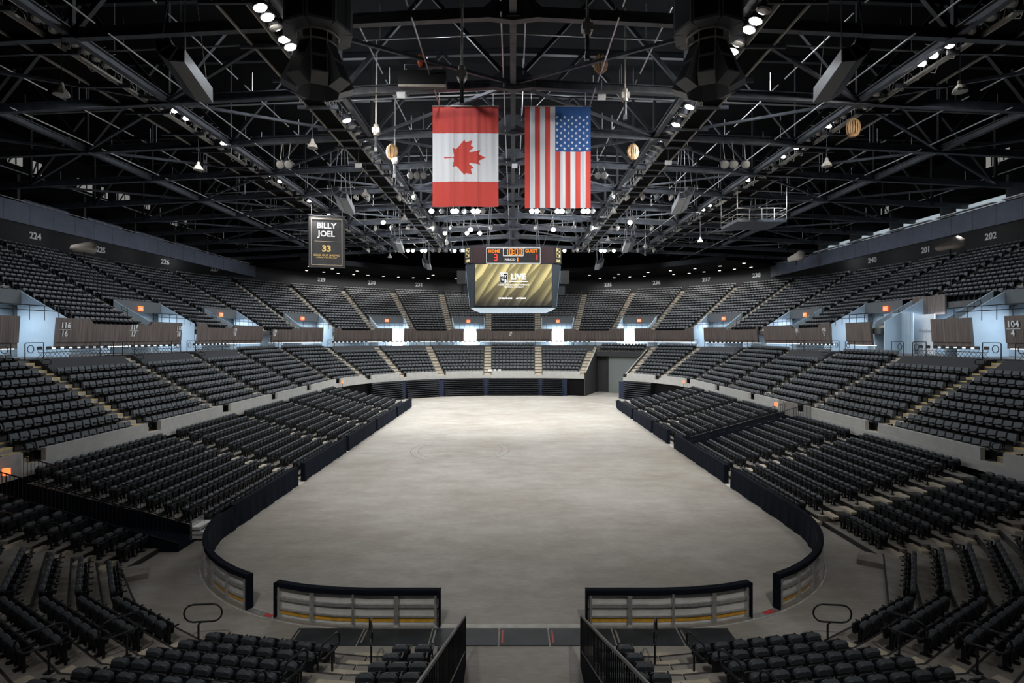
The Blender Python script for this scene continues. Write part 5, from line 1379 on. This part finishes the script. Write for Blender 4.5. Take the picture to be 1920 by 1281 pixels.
logo(scr, (sx_(944.7), yf - .065, sz_(521.8)), (1, 0, 0), .60, None, 'led_white')
for s, u, v, sz, th in (('LIVE', 971.5, 519.5, .66, .018), ('HOME OF THE NASSAU VETERANS', 963, 534.6, .16, .0), ('MEMORIAL COLISEUM', 963, 538.5, .16, .0), ('NYCBLIVE.COM', 947.5, 559.5, .155, .006), ('#NYCBLIVE', 977, 559.5, .155, .006)):
    obj('lettering', place_text(text_mb(s, sz, th, .006), (sx_(u), yf - .05, sz_(v)), (1, 0, 0)), M['led_white'], scr)
m = MB(); m.box((sx_(971.5), yf - .05, sz_(528)), (1.5, .02, .06)); obj('underline', m, M['led_white'], scr)
for s in (-1, 1):
    a, c = (C0[0], C0[7]) if s < 0 else (C0[1], C0[2])
    mid = (a + c) / 2; r = (a - c) if s < 0 else (c - a); r.z = 0; r.normalize(); n = Vector((r.y, -r.x, 0))
    zt = (sz_(493.5) + sz_(463)) / 2
    Q = Vector((mid.x, mid.y, zt)) + n * .03
    mm = MB(); mm.box(Q, (.86, .05, 1.3), math.atan2(r.y, r.x)); p = obj('corner_panel', mm, M['black_box'], t)
    logo(p, Q + Vector((0, 0, .2)) + n * .02, r, .52, None, 'gold_print')
    obj('lettering', place_text(text_mb('LIVE', .28, .012, .01), Q + Vector((0, 0, -.45)) + n * .04, r), M['gold_print'], p)
    # side video faces
    P = [A[2], A[3], Bq[3], Bq[2]] if s > 0 else [A[7], A[6], Bq[6], Bq[7]]
    cc = sum(P, Vector()) / 4; mm = MB(); mm.add([cc + (q - cc) * .93 + Vector((s * .03, 0, 0)) for q in P], [(0, 1, 2, 3)]); obj('side_screen', mm, M['score_light'], t)
    mm = MB(); mm.box((s * 4.3, 46.6, sz_(515)), (.7, .8, 1.0)); mm.box((s * 4.1, 46.9, sz_(540)), (.3, .6, .7), .4); obj('side_speaker', mm, M['black_box'], t)
    mm = MB(); mm.bar((s * 3.7, 46.6, sz_(518)), (s * 4.2, 46.6, sz_(518)), .08, .08); obj('bracket', mm, M['steel'], t)
m = MB()
for a, c in ((-1, -1), (1, -1), (1, 1), (-1, 1)): m.tube([(a * 2.2, 47.6 + c * 1.6, sz_(463)), (a * 1.6, 47.6 + c * 1.2, ZC(2) + .1)], .04, 5)
m.tube([(-2.4, 45.9, sz_(461)), (2.4, 45.9, sz_(461))], .05, 5); m.tube([(-2.4, 45.9, sz_(458)), (2.4, 45.9, sz_(458))], .03, 5); obj('hanging_frame', m, M['steel'], t)

# ------------------------------------------------------------------ light: the lamps themselves, concourse lamps, downlights, added washes
def lamp(kind, loc, power, col, size=.3, d=None, angle=120, blend=.6, sx=None):
    L = bpy.data.lights.new('lamp', kind); L.energy = power; L.color = col
    if kind == 'SPOT': L.spot_size = math.radians(angle); L.spot_blend = blend; L.shadow_soft_size = size
    elif kind == 'AREA': L.size = size; L.shape = 'RECTANGLE'; L.size_y = sx or size
    else: L.shadow_soft_size = size
    o = bpy.data.objects.new('lamp', L); COL.objects.link(o); o.location = loc
    if d is not None: o.rotation_euler = Vector(d).to_track_quat('-Z', 'Y').to_euler()
    return o
WARM = (1, .965, .91)
for c, d, cool, E in SPOTS:
    y = c.y
    tgt = Vector((c.x * .25, max(48., min(70., y + 14)), 0)); dd = (tgt - c).normalized()
    e = 1350 if y < 32 else 2300
    if cool: e *= .8
    lamp('SPOT', c + dd * .12, e * K_FLOOD, (.85, .94, 1) if cool else WARM, .25, dd, 118, .8)
# unseen lights added among the trusses to brighten the steel and wash the seats
for i in range(7):
    for s in (-1, 1):
        y = 32 + 9.5 * i
        lamp('POINT', (s * 12, y, 25.6), 260 * K_STEEL, (.86, .92, 1), .4)
        lamp('SPOT', (s * 23.4, y, 22.4), 900 * K_SEAT, (.84, .92, 1), .4, (s * .62, .05, -.75), 125, .9)
for i in range(5): lamp('POINT', (-4 + 8 * (i % 2), 34 + 11 * i, 25.8), 220 * K_STEEL, (.88, .93, 1), .4)
# the cross wash: unseen spots added at the catwalks to brighten the seats opposite
for i in range(6):
    for s in (-1, 1):
        y = 40 + 7 * i; c = Vector((s * 10.9, y, 22.6))
        lamp('SPOT', c, 1500 * K_SEAT, (.84, .92, 1), .3, Vector((-s * 33, y + 3, 9)) - c, 95, .9)
for x in (-15, -5, 5, 15):
    c = Vector((x, 60, 22.2)); lamp('SPOT', c, 1500 * K_SEAT, (.87, .94, 1), .3, Vector((x * 1.4, 98, 10)) - c, 95, .9)
# lamps above the near end, out of the picture
for s in (-1, 1):
    for x, y, e in ((10.8, 3, 420), (4, 1, 320), (20.7, 7, 620)):
        c = Vector((s * x, y, 23)); lamp('SPOT', c, e * K_NEAR, WARM, .3, Vector((s * x * .7, 17.5, 0)) - c, 110, .9)
for s in (-1, 1):
    c = Vector((s * 5, .5, 21)); lamp('SPOT', c, 2600 * K_NEAR, WARM, .3, Vector((s * 5.6, 17.6, .6)) - c, 34, 1.)  # narrow unseen pair added to brighten the backs of the near boards
# lamps over the far tier
for q in (-75, -55, -35, -14, 14, 35, 55, 75):
    x, y, nx, ny = pos(q, 9); lamp('SPOT', (x, y, 21.8), 700 * K_SEAT, (.97, .98, 1), .3, (nx * .45, ny * .45, -.9), 120, .9)
# concourse lamps over the gangways
for s0, s1 in usecs:
    if PORTAL.get((s0, s1)):
        x, y, nx, ny = pos((s0 + s1) / 2, 14.6); far = y > 90
        lamp('AREA', (x, y, 11.35), 120 * K_CONC, (.78, .89, 1), 4.5, (-nx * .15, -ny * .15, -1), sx=1.0)
    else:
        x, y, nx, ny = pos((s0 + s1) / 2, 14.2)
        lamp('AREA', (x, y, 9.2), 45 * K_CONC, (.9, .95, 1), 5., (0, 0, -1), sx=.5)
for u, t_ in DL:
    x, y, nx, ny = pos(q_at(u, t_), t_); lamp('SPOT', (x, y, 20.35), 420, WARM, .2, (0, 0, -1), 165, .5)
for i in range(8):
    for s in (-1, 1): lamp('POINT', (s * 46.2, 44 + 6.8 * i, 19.7), 60, (.95, .97, 1), .15)
for i in range(6): lamp('AREA', (44.2, 40 + 7.5 * i, 22.4), 14, (.8, .9, 1), 4, (0, 0, -1), sx=.5)

w = bpy.data.worlds.new('hall_dark'); scene.world = w; w.use_nodes = True
w.node_tree.nodes['Background'].inputs['Color'].default_value = (.02, .022, .026, 1); w.node_tree.nodes['Background'].inputs['Strength'].default_value = .3
cam = bpy.data.cameras.new('camera'); cam.sensor_width = 36.; cam.lens = F / 1920 * 36.
cam.shift_x = -(CU - 960) / 1920; cam.shift_y = -(640.5 - CV) / 1920; cam.clip_end = 400
co = bpy.data.objects.new('camera', cam); COL.objects.link(co); co.location = (0, 0, EYE); co.rotation_euler = (PI / 2, 0, 0); scene.camera = co
vs = scene.view_settings; vs.view_transform = 'Standard'; vs.look = 'None'; vs.gamma = 1; vs.exposure = EXPOSURE; vs.use_curve_mapping = False
scene.cycles.max_bounces = 5; scene.cycles.diffuse_bounces = 3; scene.cycles.glossy_bounces = 2; scene.cycles.transmission_bounces = 3; scene.cycles.sample_clamp_indirect = 4
